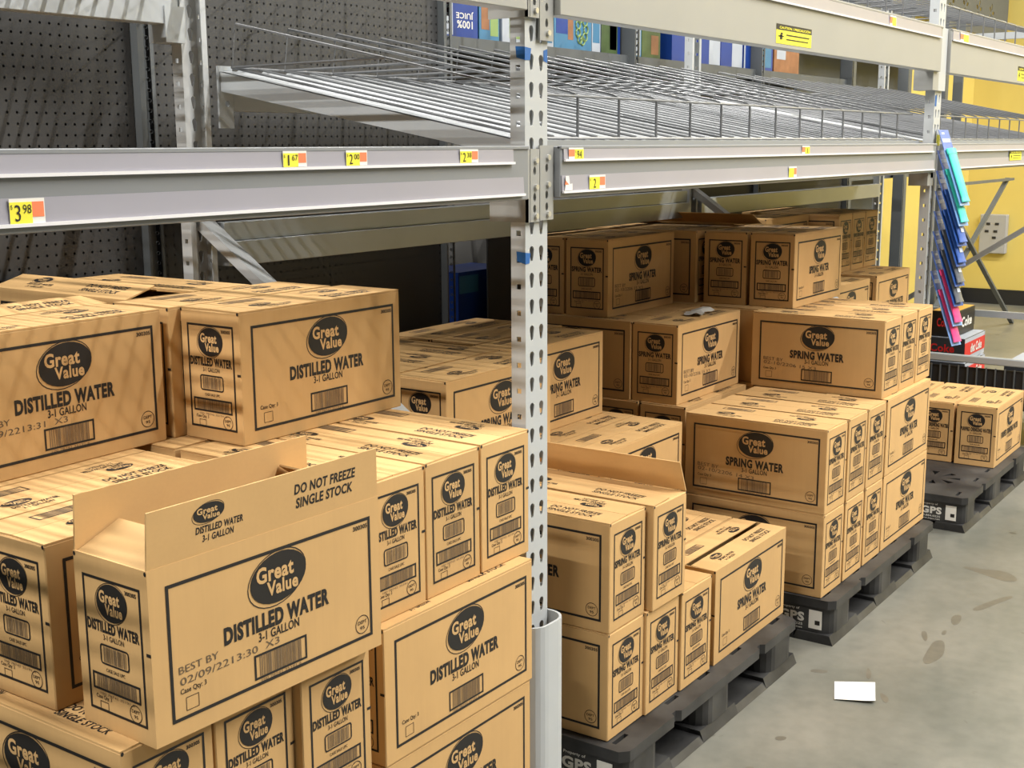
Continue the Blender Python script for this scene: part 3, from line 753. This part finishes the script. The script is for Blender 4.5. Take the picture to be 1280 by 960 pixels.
# ------------------------------------------------------------------ sloped wire shelves
def gravity_shelf(x0, x1, zf, label, wires_only=False):
    t = thing('sloped_wire_shelf', label, 'wire shelf', (x0, 0, zf), group='sloped wire shelves')
    yf, yr, rise = 1.50, 2.442, 0.182; Lx = x1-x0; sl = rise/(yr-yf)
    def zd(y): return (y-yf)*sl
    if not wires_only:
        n = int(Lx/0.085); b = MB(); prof = []
        for i in range(n):
            xa = Lx*i/n; d = Lx/n
            prof += [(xa,0.0),(xa+d*0.62,0.0),(xa+d*0.72,0.004),(xa+d*0.90,0.004)]
        prof.append((Lx,0.0)); k = len(prof)
        for (x,h) in prof: b.v.append((x,yf,h+0.0)); 
        for (x,h) in prof: b.v.append((x,yr,h+rise))
        for i in range(k-1): b.face((i,i+1,k+i+1,k+i))
        for (x,h) in prof: b.v.append((x,yf,h-0.002)); 
        for (x,h) in prof: b.v.append((x,yr,h+rise-0.002))
        for i in range(k-1): b.face((2*k+i,3*k+i,3*k+i+1,2*k+i+1))
        b.build('deck', 'deck', t)
        b = MB(); b.box(0,Lx,yf-0.004,yf,-0.012,0.006); b.build('front_lip', 'deck', t)
        for xs in (0.0, Lx-0.004):
            b = MB(); b.add([(xs,yf,-0.038),(xs+0.004,yf,-0.038),(xs+0.004,yr,rise-0.05),(xs,yr,rise-0.05),(xs,yf,-0.003),(xs+0.004,yf,-0.003),(xs+0.004,yr,rise-0.003),(xs,yr,rise-0.003)],
                  [(0,3,2,1),(4,5,6,7),(0,1,5,4),(1,2,6,5),(2,3,7,6),(3,0,4,7)]); b.build('side_rail', 'galv', t)
    rr = 0.0033; y0 = yf+0.02
    b = MB(); b.tube([(0.02,y0,0.102),(Lx-0.02,y0,0.102)], rr); b.build('front_rail', 'wire', t)
    b = MB(); b.tube([(0.02,y0,0.010),(Lx-0.02,y0,0.010)], 0.004); b.build('front_rail', 'wire', t)
    b = MB(); b.tube([(0.02,yr-0.02,zd(yr-0.02)+0.012),(Lx-0.02,yr-0.02,zd(yr-0.02)+0.012)], rr); b.build('rear_rail', 'wire', t)
    nd = int((Lx-0.05)/0.1835)
    b = MB()
    b.tube([(0,yr-0.02,zd(yr-0.02)+0.012),(0,y0,0.014)], rr, 5)
    b.tube([(0,y0,0.012),(0,y0,0.100),(0.0,y0+0.004,0.1055),(0,y0+0.02,0.112),(0,yr-0.04,zd(yr)+0.112),(0,yr-0.036,zd(yr)+0.100),(0,yr-0.03,zd(yr)+0.09)], rr, 5)
    b.tube([(0,yr-0.02,zd(yr-0.02)+0.012),(0,yf+0.42,zd(yf+0.42)+0.112)], rr, 5)
    b.tube([(0,yr-0.02,zd(yr-0.02)+0.012),(0,yr-0.035,zd(yr)+0.10)], 0.0015, 5)
    b.tube([(0.085,yr-0.02,zd(yr-0.02)+0.012),(0.085,y0,0.014)], rr*0.9, 5)
    dm = b.mesh('divider', ['wire'])
    for i in range(nd+1): link('divider', dm, t, (0.022+0.1835*i, 0, 0))
    return t
gravity_shelf(2.240, 4.838, 1.5335, 'sloped wire shelf over the spring water bay')
gravity_shelf(4.965, 7.255, 1.5335, 'sloped wire shelf beyond the second post')
gravity_shelf(2.240, 4.838, 1.957, 'upper sloped wire shelf over the caution sticker beam', True)
gravity_shelf(4.965, 7.255, 1.957, 'upper sloped wire shelf beyond the second post', True)

# flat wire deck on the upper beams of the left bay (its wires stripe the cases below)
t = thing('wire_deck', 'flat wire deck on the upper beams of the distilled bay', 'wire shelf', (-0.5, 0, 1.957))
wm = MB(); wm.tube([(0,1.44,0.0),(0,2.49,0.0)], 0.0055, 5); wmesh = wm.mesh('deck_wire', ['wire'])
for i in range(62): link('deck_wire', wmesh, t, (0.02+0.0415*i, 0, 0))
for y in (1.46,1.72,1.97,2.22,2.47):
    b = MB(); b.tube([(0.0,y,-0.0065),(2.60,y,-0.0065)], 0.004, 5); b.build('cross_wire', 'wire', t)

# ------------------------------------------------------------------ price tags, stickers, tape
def price_tag(x0, x1, z0, z1, big, small, label, flipped=False, worn=False, yb=YB-0.0012):
    t = thing('price_tag', label, 'price tag', (x0, yb, z0), group='price tags on the beams')
    w_, h = x1-x0, z1-z0; b = MB()
    b.box(0, w_, 0, 0.0006, 0, h, 0)
    ya, yb2 = (0.40*w_, w_) if flipped else (0, 0.63*w_)
    oa, ob = (0.0, 0.38*w_) if flipped else (0.63*w_, 0.97*w_)
    b.box(ya, yb2, -0.0004, 0, 0.0, h*0.86, 1); b.box(oa, ob, -0.0004, 0, h*0.25, h*0.86, 2)
    o = b.build('card', ['white','yellow','orange'], t)
    p = Print(); c = (ya+yb2)/2
    if big: p.text(big, c-(0.10*w_ if small else 0), h*0.42, w_*(0.06 if big == '1' else 0.16*len(big)), h*0.66, 0.0)
    if small: p.text(small, c+0.17*w_, h*0.58, w_*0.24, h*0.36, 0.0)
    p.text('$', ya+0.05*w_, h*0.66, w_*0.05, h*0.2)
    d = p.b.mesh('tag_lettering', ['ink'], fix=False); link('lettering', d, t, (0, -0.0006, 0), (R(90),0,0))
    return t
price_tag(0.948,0.999,1.4345,1.466,'3','98','price tag reading 3.98 on the near lower rail')
price_tag(1.430,1.482,1.4975,1.522,'1','67','tag reading 1.67 above the shadow-striped top case')
price_tag(1.575,1.627,1.4975,1.522,'2','00','tag reading 2.00 between two others on the near upper rail')
price_tag(1.886,1.942,1.4975,1.522,'2','38','tag reading 2.38 next to the near post connector')
price_tag(2.262,2.320,1.4995,1.5235,'94','','orange and yellow tag reading 94 beside the near post', flipped=True)
price_tag(2.345,2.412,1.4355,1.465,'2','','faded tag reading 2 on the lower rail right of the near post')
price_tag(3.528,3.585,1.4995,1.5235,'1','','small tag on the upper rail above the 2206 14 case', flipped=True)
price_tag(3.436,3.492,1.4355,1.465,'','','blank faded tag on the lower rail above the spring water')
price_tag(4.24,4.30,1.9115,1.944,'','','small tag on the upper beam rail before the second post', flipped=True)
price_tag(5.06,5.17,1.9115,1.944,'','','yellow tag on the upper beam rail beyond the second post', flipped=True)
t = tag(MB(), '', '') if False else None
b = MB(); b.add([(0,0,0),(0.030,0,0),(0.030,0,0.014),(0.020,0,0.013),(0.016,0,0.030),(0.004,0,0.030),(0.003,0,0.012)],[(0,1,2,3,4,5,6)],0)
b.add([(0.0,-0.0003,0.012),(0.016,-0.0003,0.012),(0.003,-0.0003,0.021)],[(0,1,2)],1)
o = b.build('torn_tag', ['white','orange'], fix=False, loc=(2.246, YB-0.0015, 1.4355)); tag(o, 'torn white tag remnant on the rail beside the near post', 'price tag')

def caution(x0, x1, z0, z1, label, y):
    t = thing('caution_sticker', label, 'sticker', (x0, y, z0), group='caution stickers')
    w_, h = x1-x0, z1-z0; b = MB(); b.box(0,w_,0,0.0006,0,h,0); b.box(0,w_,-0.0003,0,h*0.70,h,1); b.build('sheet', ['yellow','ink'], t)
    p = Print(); p.text('CAUTION / PRECAUCI\u00d3N', w_*0.52, h*0.84, w_*0.88, h*0.16, 0.03, 1)
    p.ell(w_*0.14,h*0.52,w_*0.03,h*0.055,0); p.rect(w_*0.10,w_*0.16,h*0.22,h*0.46,0); p.rect(w_*0.05,w_*0.20,h*0.36,h*0.41,0)
    p.rect(w_*0.27, w_*0.93, h*0.45, h*0.51, 0); p.rect(w_*0.27, w_*0.90, h*0.23, h*0.28, 0)
    link('lettering', p.b.mesh('sticker_lettering', ['ink','yellow'], fix=False), t, (0,-0.0005,0), (R(90),0,0))
caution(3.325,3.577,1.800,1.852,'yellow and black caution sticker on the wide upper beam', YB+0.0032)
caution(5.93,6.14,1.452,1.494,'yellow caution sticker on the lower beam beyond the hanging packs', YB-0.001)
caution(5.99,6.20,1.80,1.862,'yellow caution sticker on the far upper beam', YB+0.0032)

def tape(z0, z1, xw, label, x0=None):
    b = MB(); x = XP[0] if x0 is None else x0
    P = [(-0.0008,0.020,z0+0.006),(-0.0008,0.022,z1+0.002),(-0.0008,-0.0008,z1),(-0.0008,-0.0008,z0),(xw,-0.0008,z1-0.002),(xw-0.004,-0.0008,z0+0.001)]
    b.add(P, [(0,3,2,1),(3,5,4,2)]); o = b.build('tape_strip', 'tape', fix=False, loc=(x, YF, 0)); tag(o, label, 'tape')
tape(1.696,1.722,0.022,'blue tape strip around the near post above the beam')
tape(1.288,1.312,0.018,'blue tape strip on the near post below the beam')
b = MB(); b.add([(0,0,0.004),(0.014,0,0),(0.014,0,0.028),(0,0,0.024)],[(0,1,2,3)]); tag(b.build('tape_strip','tape',fix=False,loc=(XP[0]+PW-0.015,YF-0.0008,1.694)),'small blue tape scrap on the right edge of the near post','tape')
b = MB(); b.add([(0,0,0),(0.02,0,0),(0.02,0,0.04),(0,0,0.04)],[(0,1,2,3)]); tag(b.build('tape_strip','tape',fix=False,loc=(XP[1]+0.004,YF-0.0008,1.665)),'blue tape scrap on the second post','tape')

# ------------------------------------------------------------------ gondola with pegboard behind the rack
YP = 2.680
g = thing('gondola_shelving', 'grey gondola with pegboard back panels behind the rack', 'shelving', (0,0,0))
UPX = (0.93, 2.190, 3.455, 4.745, 6.03, 7.30)
hs = []
um = MB(); T = Matrix(((1,0,0,0),(0,0,1,0),(0,1,0,0),(0,0,0,1)))
hs = [circ(0.030, 0.1+0.0262*i, 0.0048, 8) for i in range(88)]
um.plate([(0,0),(0.05,0),(0.05,2.45),(0,2.45)], hs, 0.004, T); um.box(-0.008,0.0,-0.010,0.06,0,2.45); um.box(0.0,0.05,0.03,0.06,0,2.45)
umesh = um.mesh('gondola_upright', ['dark_steel'])
for x in UPX: link('upright', umesh, g, (x-0.02, YP-0.016, 0.002))
def peg_panel(x0, x1, z0, z1, mat='peg'):
    b = MB(); b.box(x0, x1, 0, 0.006, z0, z1); o = b.build('peg_panel', mat, g, loc=(0, YP, 0)); return o
peg_panel(-0.6, 0.905, 0.10, 2.45); peg_panel(0.965, 2.160, 0.10, 2.45); peg_panel(2.225, 3.425, 0.10, 2.45)
peg_panel(3.70, 4.715, 0.10, 1.30); peg_panel(4.78, 6.0, 0.10, 1.60); peg_panel(6.07, 7.26, 0.10, 1.60)
b = MB(); b.box(3.455, 7.34, YP+0.01, YP+0.40, 1.872, 1.892); b.box(3.455, 7.34, YP+0.004, YP+0.012, 1.845, 1.895); b.build('far_shelf', 'dark_steel', g)
b = MB(); b.box(3.455, 7.34, YP+0.02, YP+0.40, 0.78, 0.80); b.build('far_shelf', 'dark_steel', g)
b = MB(); b.box(-0.6, 3.43, YP+0.25, YP+0.26, 0.05, 2.45); b.build('far_back_panel', 'black', g)  # unseen back panel, coloured black so the peg holes look dark
b = MB(); b.box(3.455, 7.34, YP+0.36, YP+0.37, 0.0, 1.86); b.build('far_back_panel', 'back_steel', g)
b = MB(); b.box(-0.6, 7.34, YP-0.01, YP+0.45, 0.001, 0.09); b.build('base_deck', 'dark_steel', g)
b = MB(); b.box(3.455, 7.34, YP+0.02, YP+0.36, 2.30, 2.32); b.build('far_shelf', 'dark_steel', g)

# cartons on the far shelf, seen from behind
def carton(x0, x1, z0, z1, body, patches, label, texts=(), y0=YP+0.035, dep=0.20):
    t = thing('food_carton', label, 'carton', (x0, y0, z0), group='cartons on the far shelf')
    w_, h = x1-x0, z1-z0; b = MB(); b.box(0,w_,0,dep,0,h); b.build('box', body, t)
    if patches:
        b = MB(); ms = []
        for (a, c, d, e, mm) in patches:
            if mm not in ms: ms.append(mm)
            b.box(a*w_, c*w_, -0.0006, 0, d*h, e*h, ms.index(mm))
        b.build('print', ms, t)
    if texts:
        p = Print()
        for (tx, u, v, ww, hh, ang) in texts: p.text(tx, u*w_, v*h, ww*w_, hh*h, 0.02, 0, 0.0, R(ang))
        link('lettering', p.b.mesh('carton_lettering', ['white'], fix=False), t, (0,-0.0012,0), (R(90),0,0))
    return t
zs = 1.8935
carton(3.50,3.70,zs,zs+0.20,'bluebox',((0.02,0.28,0.05,0.95,'whiteprint'),(0.08,0.22,0.35,0.7,'red')),'blue juice carton with upside-down lettering near the pegboard edge',(('JUICE',0.62,0.40,0.5,0.13,180),('100%',0.62,0.24,0.45,0.13,180)))
carton(3.71,3.83,zs,zs+0.20,'lightblue',((0.1,0.5,0.2,0.8,'brownprint'),(0.55,0.95,0.1,0.8,'limeprint')),'light blue snack carton left of the near post')
carton(3.85,4.00,zs,zs+0.20,'whiteprint',((0.3,0.9,0.1,0.8,'limeprint'),),'white and lime carton half hidden by the near post')
carton(4.10,4.19,zs,zs+0.20,'whiteprint',((0.1,0.9,0.1,0.9,'lightblue'),),'pale carton edge just right of the near post')
carton(4.195,4.47,zs,zs+0.20,'lightblue',((0.05,0.35,0.3,0.75,'bluebox'),(0.36,0.5,0.2,0.85,'brownprint')),'teal carton with lime ring design')
t = bpy.data.objects['food_carton.004']
b = MB()
for k in range(9):
    a = 2*math.pi*k/9; cx, cz, rr = 0.20+0.03*math.cos(a), 0.085+0.045*math.sin(a), 0.016
    b.tube([(cx+rr*math.cos(q*0.7), -0.002, cz+rr*math.sin(q*0.7)) for q in range(10)], 0.0035, 4)
b.build('ring_design', 'limeprint', t)
carton(4.475,4.54,zs,zs+0.20,'whiteprint',((0.1,0.9,0.2,0.9,'lightblue'),),'white spined carton beside the teal ring carton')
carton(4.545,4.70,zs,zs+0.20,'bluebox',((0.0,0.85,0.0,1.0,'greenprint'),(0.45,0.8,0.1,0.8,'brownprint')),'green nut carton with blue side')
carton(4.80,4.88,zs,zs+0.20,'lightblue',((0.15,0.9,0.05,0.95,'whiteprint'),),'pale blue carton spine by the dark upright')
carton(4.885,5.05,zs,zs+0.20,'greenprint',((0.5,0.9,0.1,0.5,'brownprint'),),'dark green carton beside the rear post')
x = 5.16
for k in range(3):
    carton(x,x+0.245,zs,zs+0.20,'bluebox',((0.50,0.97,0.03,0.97,'whiteprint'),(0.1,0.4,0.7,0.85,'lightblue')),('blue cracker carton with white panel touching the rear post','blue cracker carton with white panel between two alike','blue cracker carton with white panel beside the narrow carton')[k]); x += 0.25
carton(5.92,6.0,zs,zs+0.20,'bluebox',((0.0,0.2,0,1,'whiteprint'),),'narrow dark blue carton by the slotted upright')
carton(5.915-0.004,5.918,zs,zs+0.2,'bluebox',(),'x') if False else None
carton(6.07,6.27,zs,zs+0.20,'bluebox',((0.1,0.9,0.1,0.7,'lightblue'),),'blue carton left of the brown snack cartons')
carton(6.29,6.62,zs,zs+0.20,'brownprint',((0.1,0.45,0.35,0.75,'whiteprint'),),'brown snack carton under the caution sticker')
carton(3.60,3.95,0.802,1.08,'bluebox',((0.02,0.35,0.72,0.95,'lightblue'),),'dark blue carton low behind the pegboard edge', y0=YP+0.06)

# flower-cut dark panel above the far shelf
b = MB(); T = Matrix(((1,0,0,0),(0,0,1,0),(0,1,0,0),(0,0,0,1))); T[1][3] = 3.12
hs = []
rndf = random.Random(4)
for i in range(4):
    for j in range(3):
        cx, cz = 10.75+0.41*i+(0.18 if j % 2 else 0), 2.66+0.22*j+0.0
        for k in range(5):
            a = 2*math.pi*k/5+rndf.random()*0.3; c, s_ = math.cos(a), math.sin(a); q = []
            for m_ in range(8):
                q2 = -2*math.pi*m_/8; uu, vv = 0.055+0.032*math.cos(q2), 0.017*math.sin(q2)
                q.append((cx+uu*c-vv*s_, cz+uu*s_+vv*c))
            hs.append(q)
b.plate([(10.5,2.46),(12.55,2.46),(12.55,3.4),(10.5,3.4)], hs, 0.004, T)
tag(b.build('cut_out_panel', 'dark_steel'), 'dark metal panel with petal cut-outs above the far shelves', 'panel')
for x in (10.6, 12.4):
    b = MB(); b.tube([(x,3.122,3.38),(x,3.122,CEIL_Z+0.25)], 0.006); tag(b.build('hanger_rod', 'dark_steel'), 'thin rod hanging the petal cut-out panel from the ceiling', 'rod', 'rods of the cut-out panel')

# ------------------------------------------------------------------ far merchandiser with soda cases
t = thing('display_bin', 'low black wire bin with grey rail holding soda cases', 'display bin', (6.55, 1.0, 0))
b = MB(); b.box(0.0,0.70,0,1.25,0.22,0.245); b.build('shelf', 'black', t)
b = MB(); b.box(-0.02,0.012,-0.05,1.30,0.425,0.462); b.build('rail', 'galv', t, bevel=0.004)
for y in (0.0,1.21):
    b = MB(); b.box(0.0,0.04,y,y+0.04,0.001,0.43); b.build('leg', 'black', t)
    b = MB(); b.box(0.66,0.70,y,y+0.04,0.001,0.43); b.build('leg', 'black', t)
b = MB(); b.box(0.006,0.012,0.0,1.25,0.20,0.40); b.build('kick_panel', 'black', t)
sm = MB(); sm.box(-0.006,0.004,0,0.006,0.20,0.405); smm = sm.mesh('bin_bar', ['dark_steel'])
for i in range(27): link('bar', smm, t, (0, 0.02+0.046*i, 0))
def soda(x0, x1, y0, y1, z0, z1, side, top, front, word, label, wordmat='red', fw_=None):
    t = thing('soda_case', label, 'soda case', (x0, y0, z0), group='soda cases in the display bin')
    lx, ly, h = x1-x0, y1-y0, z1-z0
    b = MB(); b.box(0,lx,0,ly,0,h-0.001); b.build('box', side, t, bevel=0.003)
    b = MB(); b.box(0.003,lx-0.003,0.003,ly-0.003,h-0.001,h); b.build('top_print', top, t)
    b = MB(); b.box(0.002,lx-0.002,-0.001,0.0,0.002,h-0.004,0); b.box(0.0,lx-0.0,-0.002,-0.001,h*0.22,h*0.80,1); b.build('front_print', ['whiteprint' if front == 'red' else side, front], t)
    p = Print(); p.text(word, 0, 0, ly*0.55, h*0.34, 0.03, 0); link('lettering', p.b.mesh('soda_lettering', [wordmat], fix=False), t, (-0.001, ly*0.5, h*0.55), (R(90),0,R(-90)))
    p = Print(); p.text(fw_ or word, 0, 0, lx*0.55, h*0.40, 0.03, 0); link('lettering', p.b.mesh('soda_lettering', ['white'], fix=False), t, (lx*0.55, -0.003, h*0.5), (R(90),0,0))
soda(6.82,7.22,1.800,2.040,0.2465,0.371,'cokegrey','whiteprint','red','Coke','lower charcoal soda case behind the grey rail',fw_='diet Coke')
soda(6.84,7.24,1.812,2.048,0.3725,0.500,'cokegrey','whiteprint','red','Coke','upper charcoal soda case with red lettering',fw_='diet Coke')
soda(6.86,7.22,1.870,2.000,0.5015,0.640,'cokeblack','carton_top','cokeblack','Coke','black soda case with orange top on the pile',fw_='Coke')
soda(6.82,7.22,1.350,1.600,0.2465,0.395,'cokegrey','whiteprint','cokegrey','Coke','single soda case with white top by the frame edge')

# electrical panel and cross braces in front of the yellow wall
t = thing('electric_panel', 'grey electrical panel with switches on the yellow wall', 'electrical panel', (12.598, 3.0, 0.49))
b = MB(); b.box(-0.08,0,0,0.245,0,0.37); b.build('cabinet', 'panel_grey', t, bevel=0.006)
for (u,v) in ((0.15,0.27),(0.07,0.27),(0.16,0.20),(0.08,0.20),(0.09,0.14)):
    b = MB(); b.box(-0.086,-0.08,u,u+0.035,v,v+0.022); b.build('switch', 'black', t)
t = thing('cross_brace', 'thin dark crossed struts behind the third frame', 'brace', (0,0,0))
for (p, q) in (((8.95,2.60,1.22),(11.25,2.60,0.012)),((8.35,2.63,0.012),(10.9,2.63,1.24)),((8.9,2.615,1.235),(11.0,2.615,1.235))):
    b = MB(); b.bar(p, q, 0.02, 0.035, upv=(0,1,0)); b.build('strut', 'dark_steel', t)

# ------------------------------------------------------------------ packs hanging on a clip strip at the second post
t = thing('clip_strip', 'white clip strip with yellow price flag hanging on the second post', 'clip strip', (4.915, 1.452, 0.86))
b = MB(); b.box(-0.012,0.012,-0.003,0.0,0.0,0.72); b.build('strip', 'whiteprint', t)
b = MB(); b.box(-0.018,0.018,-0.006,-0.004,0.66,0.70); b.build('price_flag', 'yellow', t)
b = MB(); b.box(-0.018,0.018,-0.006,-0.004,0.63,0.66); b.build('flag_foot', 'whiteprint', t)
def pack(z, mat, label, off=0.0):
    t = thing('hanging_pack', label, 'hanging pack', (4.915+off, 1.432, z), group='packs on the clip strip')
    t.rotation_euler = (R(-21), 0, R(-14))
    b = MB(); b.box(-0.034,0.034,-0.001,0.001,-0.078,0.0); b.box(-0.028,0.028,-0.0016,-0.001,-0.050,-0.035,1); b.box(-0.02,0.0,-0.0016,-0.001,-0.018,-0.010,1)
    b.build('hang_card', ['cardblue','whiteprint'], t)
    b = MB(); b.box(-0.034,0.034,-0.001,0.001,-0.300,-0.078); b.build('card_back', 'blister' if mat in ('teal','pink') else 'cardblue', t)
    # moulded holder: flanged cap and a long tapering flat body
    b = MB(); b.cyl((0,0,-0.100),0.033,0.022,'Z',14); b.cyl((0,0,-0.270),0.025,0.170,'Z',14,r2=0.029); b.cyl((0,0,-0.288),0.028,0.018,'Z',14,r2=0.025)
    b.v = [(x, -0.0095+y*0.25, zz) for x, y, zz in b.v]
    b.build('holder', mat, t)
    if mat in ('smoke','cardblue'):
        b = MB(); b.box(-0.010,0.010,-0.0178,-0.0165,-0.25,-0.15); b.build('print_strip', 'whiteprint', t)
for i, (mt, lab) in enumerate((('teal','teal hanging pack uppermost on the clip strip'),('teal','second teal hanging pack half covered by the first'),
        ('cardblue','blue hanging pack just below the teal packs'),('cardblue','lower blue hanging pack above the grey packs'),
        ('smoke','grey hanging pack directly below the blue packs'),('smoke','lower grey hanging pack above the pink packs'),
        ('pink','pink hanging pack directly below the grey packs'),('pink','pink hanging pack last on the clip strip'))):
    pack(1.578-0.076*i, mt, lab, 0.004)

# ------------------------------------------------------------------ loose paper on the floor
b = MB(); P = []; nx, ny = 8, 5
c00, c10, c01, c11 = (3.215,1.146), (3.252,1.042), (3.333,1.190), (3.393,1.091)
for j in range(ny):
    for i in range(nx):
        u, v = i/(nx-1), j/(ny-1)
        x = (c00[0]*(1-u)+c10[0]*u)*(1-v)+(c01[0]*(1-u)+c11[0]*u)*v; y = (c00[1]*(1-u)+c10[1]*u)*(1-v)+(c01[1]*(1-u)+c11[1]*u)*v
        z = 0.0015+0.020*max(0, 0.30-v)*(0.4+u)+0.010*max(0, u-0.8)*(1-v)
        P.append((x-3.3, y-1.12, z))
F = [(j*nx+i, j*nx+i+1, (j+1)*nx+i+1, (j+1)*nx+i) for j in range(ny-1) for i in range(nx-1)]
b.add(P, F); o = b.build('paper_sheet', 'white', fix=False, loc=(3.3, 1.12, 0.0))
sol = o.modifiers.new('thick', 'SOLIDIFY'); sol.thickness = 0.0006
tag(o, 'small white sheet of paper lying on the concrete floor', 'paper')

# ------------------------------------------------------------------ stains on the concrete, plastic film scrap
M['stain'] = simple('oily_stain', (0.125, 0.115, 0.090), 0.35, noise=0.3, nscale=30)
flo = bpy.data.objects['floor']
for pts in ([(3.722,1.039),(3.80,1.046),(3.827,1.021),(3.76,0.998),(3.685,0.984),(3.60,1.006),(3.628,1.03)],
            [(4.567,1.177),(4.585,1.13),(4.579,1.095),(4.60,1.05),(4.595,1.009),(4.527,0.957),(4.483,0.993),(4.516,1.065),(4.54,1.12)],
            [(4.139,1.027),(4.25,0.995),(4.355,0.951),(4.34,0.932),(4.24,0.968),(4.144,0.995)],
            [(4.045,1.063),(4.081,1.035),(3.991,1.017),(3.962,1.035)], [(3.904,1.048),(3.912,1.035),(3.869,1.028),(3.867,1.042)],
            [(3.851,1.103),(3.875,1.09),(3.799,1.062),(3.779,1.068)], [(3.385,1.279),(3.401,1.235),(3.377,1.229),(3.359,1.276)],
            [(3.494,1.15),(3.46,1.125),(3.412,1.110),(3.407,1.124)], [(2.92,1.194),(2.934,1.166),(2.907,1.166),(2.897,1.188)],
            [(3.342,1.064),(3.318,1.024),(3.28,1.016),(3.278,1.029)], [(2.72,1.19),(2.735,1.172),(2.71,1.165),(2.69,1.18)]):
    # smooth the outline
    for _ in range(2):
        q = []
        for i in range(len(pts)):
            a, c = pts[i], pts[(i+1) % len(pts)]
            q += [(a[0]*.75+c[0]*.25, a[1]*.75+c[1]*.25), (a[0]*.25+c[0]*.75, a[1]*.25+c[1]*.75)]
        pts = q
    b = MB(); b.plate(pts, [], 0.0003, Matrix.Translation((0,0,0.0001))); b.build('stain', 'stain', flo)
b = MB(); P = []; rn = random.Random(3)
for j in range(4):
    for i in range(9): P.append((-0.075+0.019*i, -0.03+0.02*j+rn.uniform(-.008,.008)-0.02*abs(i-4)/4, 0.001+rn.uniform(0.0,0.014)*(1 if 0 < j < 3 else 0.3)))
b.add(P, [(j*9+i, j*9+i+1, (j+1)*9+i+1, (j+1)*9+i) for j in range(3) for i in range(8)])
M['film'] = simple('crumpled_white_film', (0.62, 0.60, 0.56), 0.35)
o = b.build('plastic_scrap', 'film', fix=False, loc=(3.96, 1.975, LZ[3]+0.0025), rot=(0,0,R(8))); tag(o, 'crumpled white plastic film on the shadow-crossed spring case', 'plastic scrap')

# dark shelving run beyond the gondola
g2 = thing('far_gondola', 'dark shelving run between the pegboard gondola and the yellow wall', 'shelving', (0,0,0))
b = MB(); b.box(7.40, 9.45, 3.04, 3.06, 1.36, 2.45); b.build('back_panel', 'dark_steel', g2)
b = MB(); b.box(7.40, 8.95, 3.04, 3.06, 0.05, 1.36); b.build('back_panel', 'dark_steel', g2)
for z in (1.30, 1.78, 2.10): 
    b = MB(); b.box(7.40, 9.45, 2.80, 3.04, z, z+0.03); b.build('shelf', 'dark_steel', g2)
for x in (7.42, 8.48, 9.32, 9.74): link('upright', umesh, g2, (x, 2.72, 0.002))
for x in (7.42, 8.48, 9.32): 
    b = MB(); b.box(x+0.05, x+0.13, 2.73, 2.79, 0.002, 2.45); b.build('upright_channel', 'dark_steel', g2)
b = MB(); b.box(7.40, 9.80, 2.70, 3.06, 0.001, 0.06); b.build('base', 'dark_steel', g2)
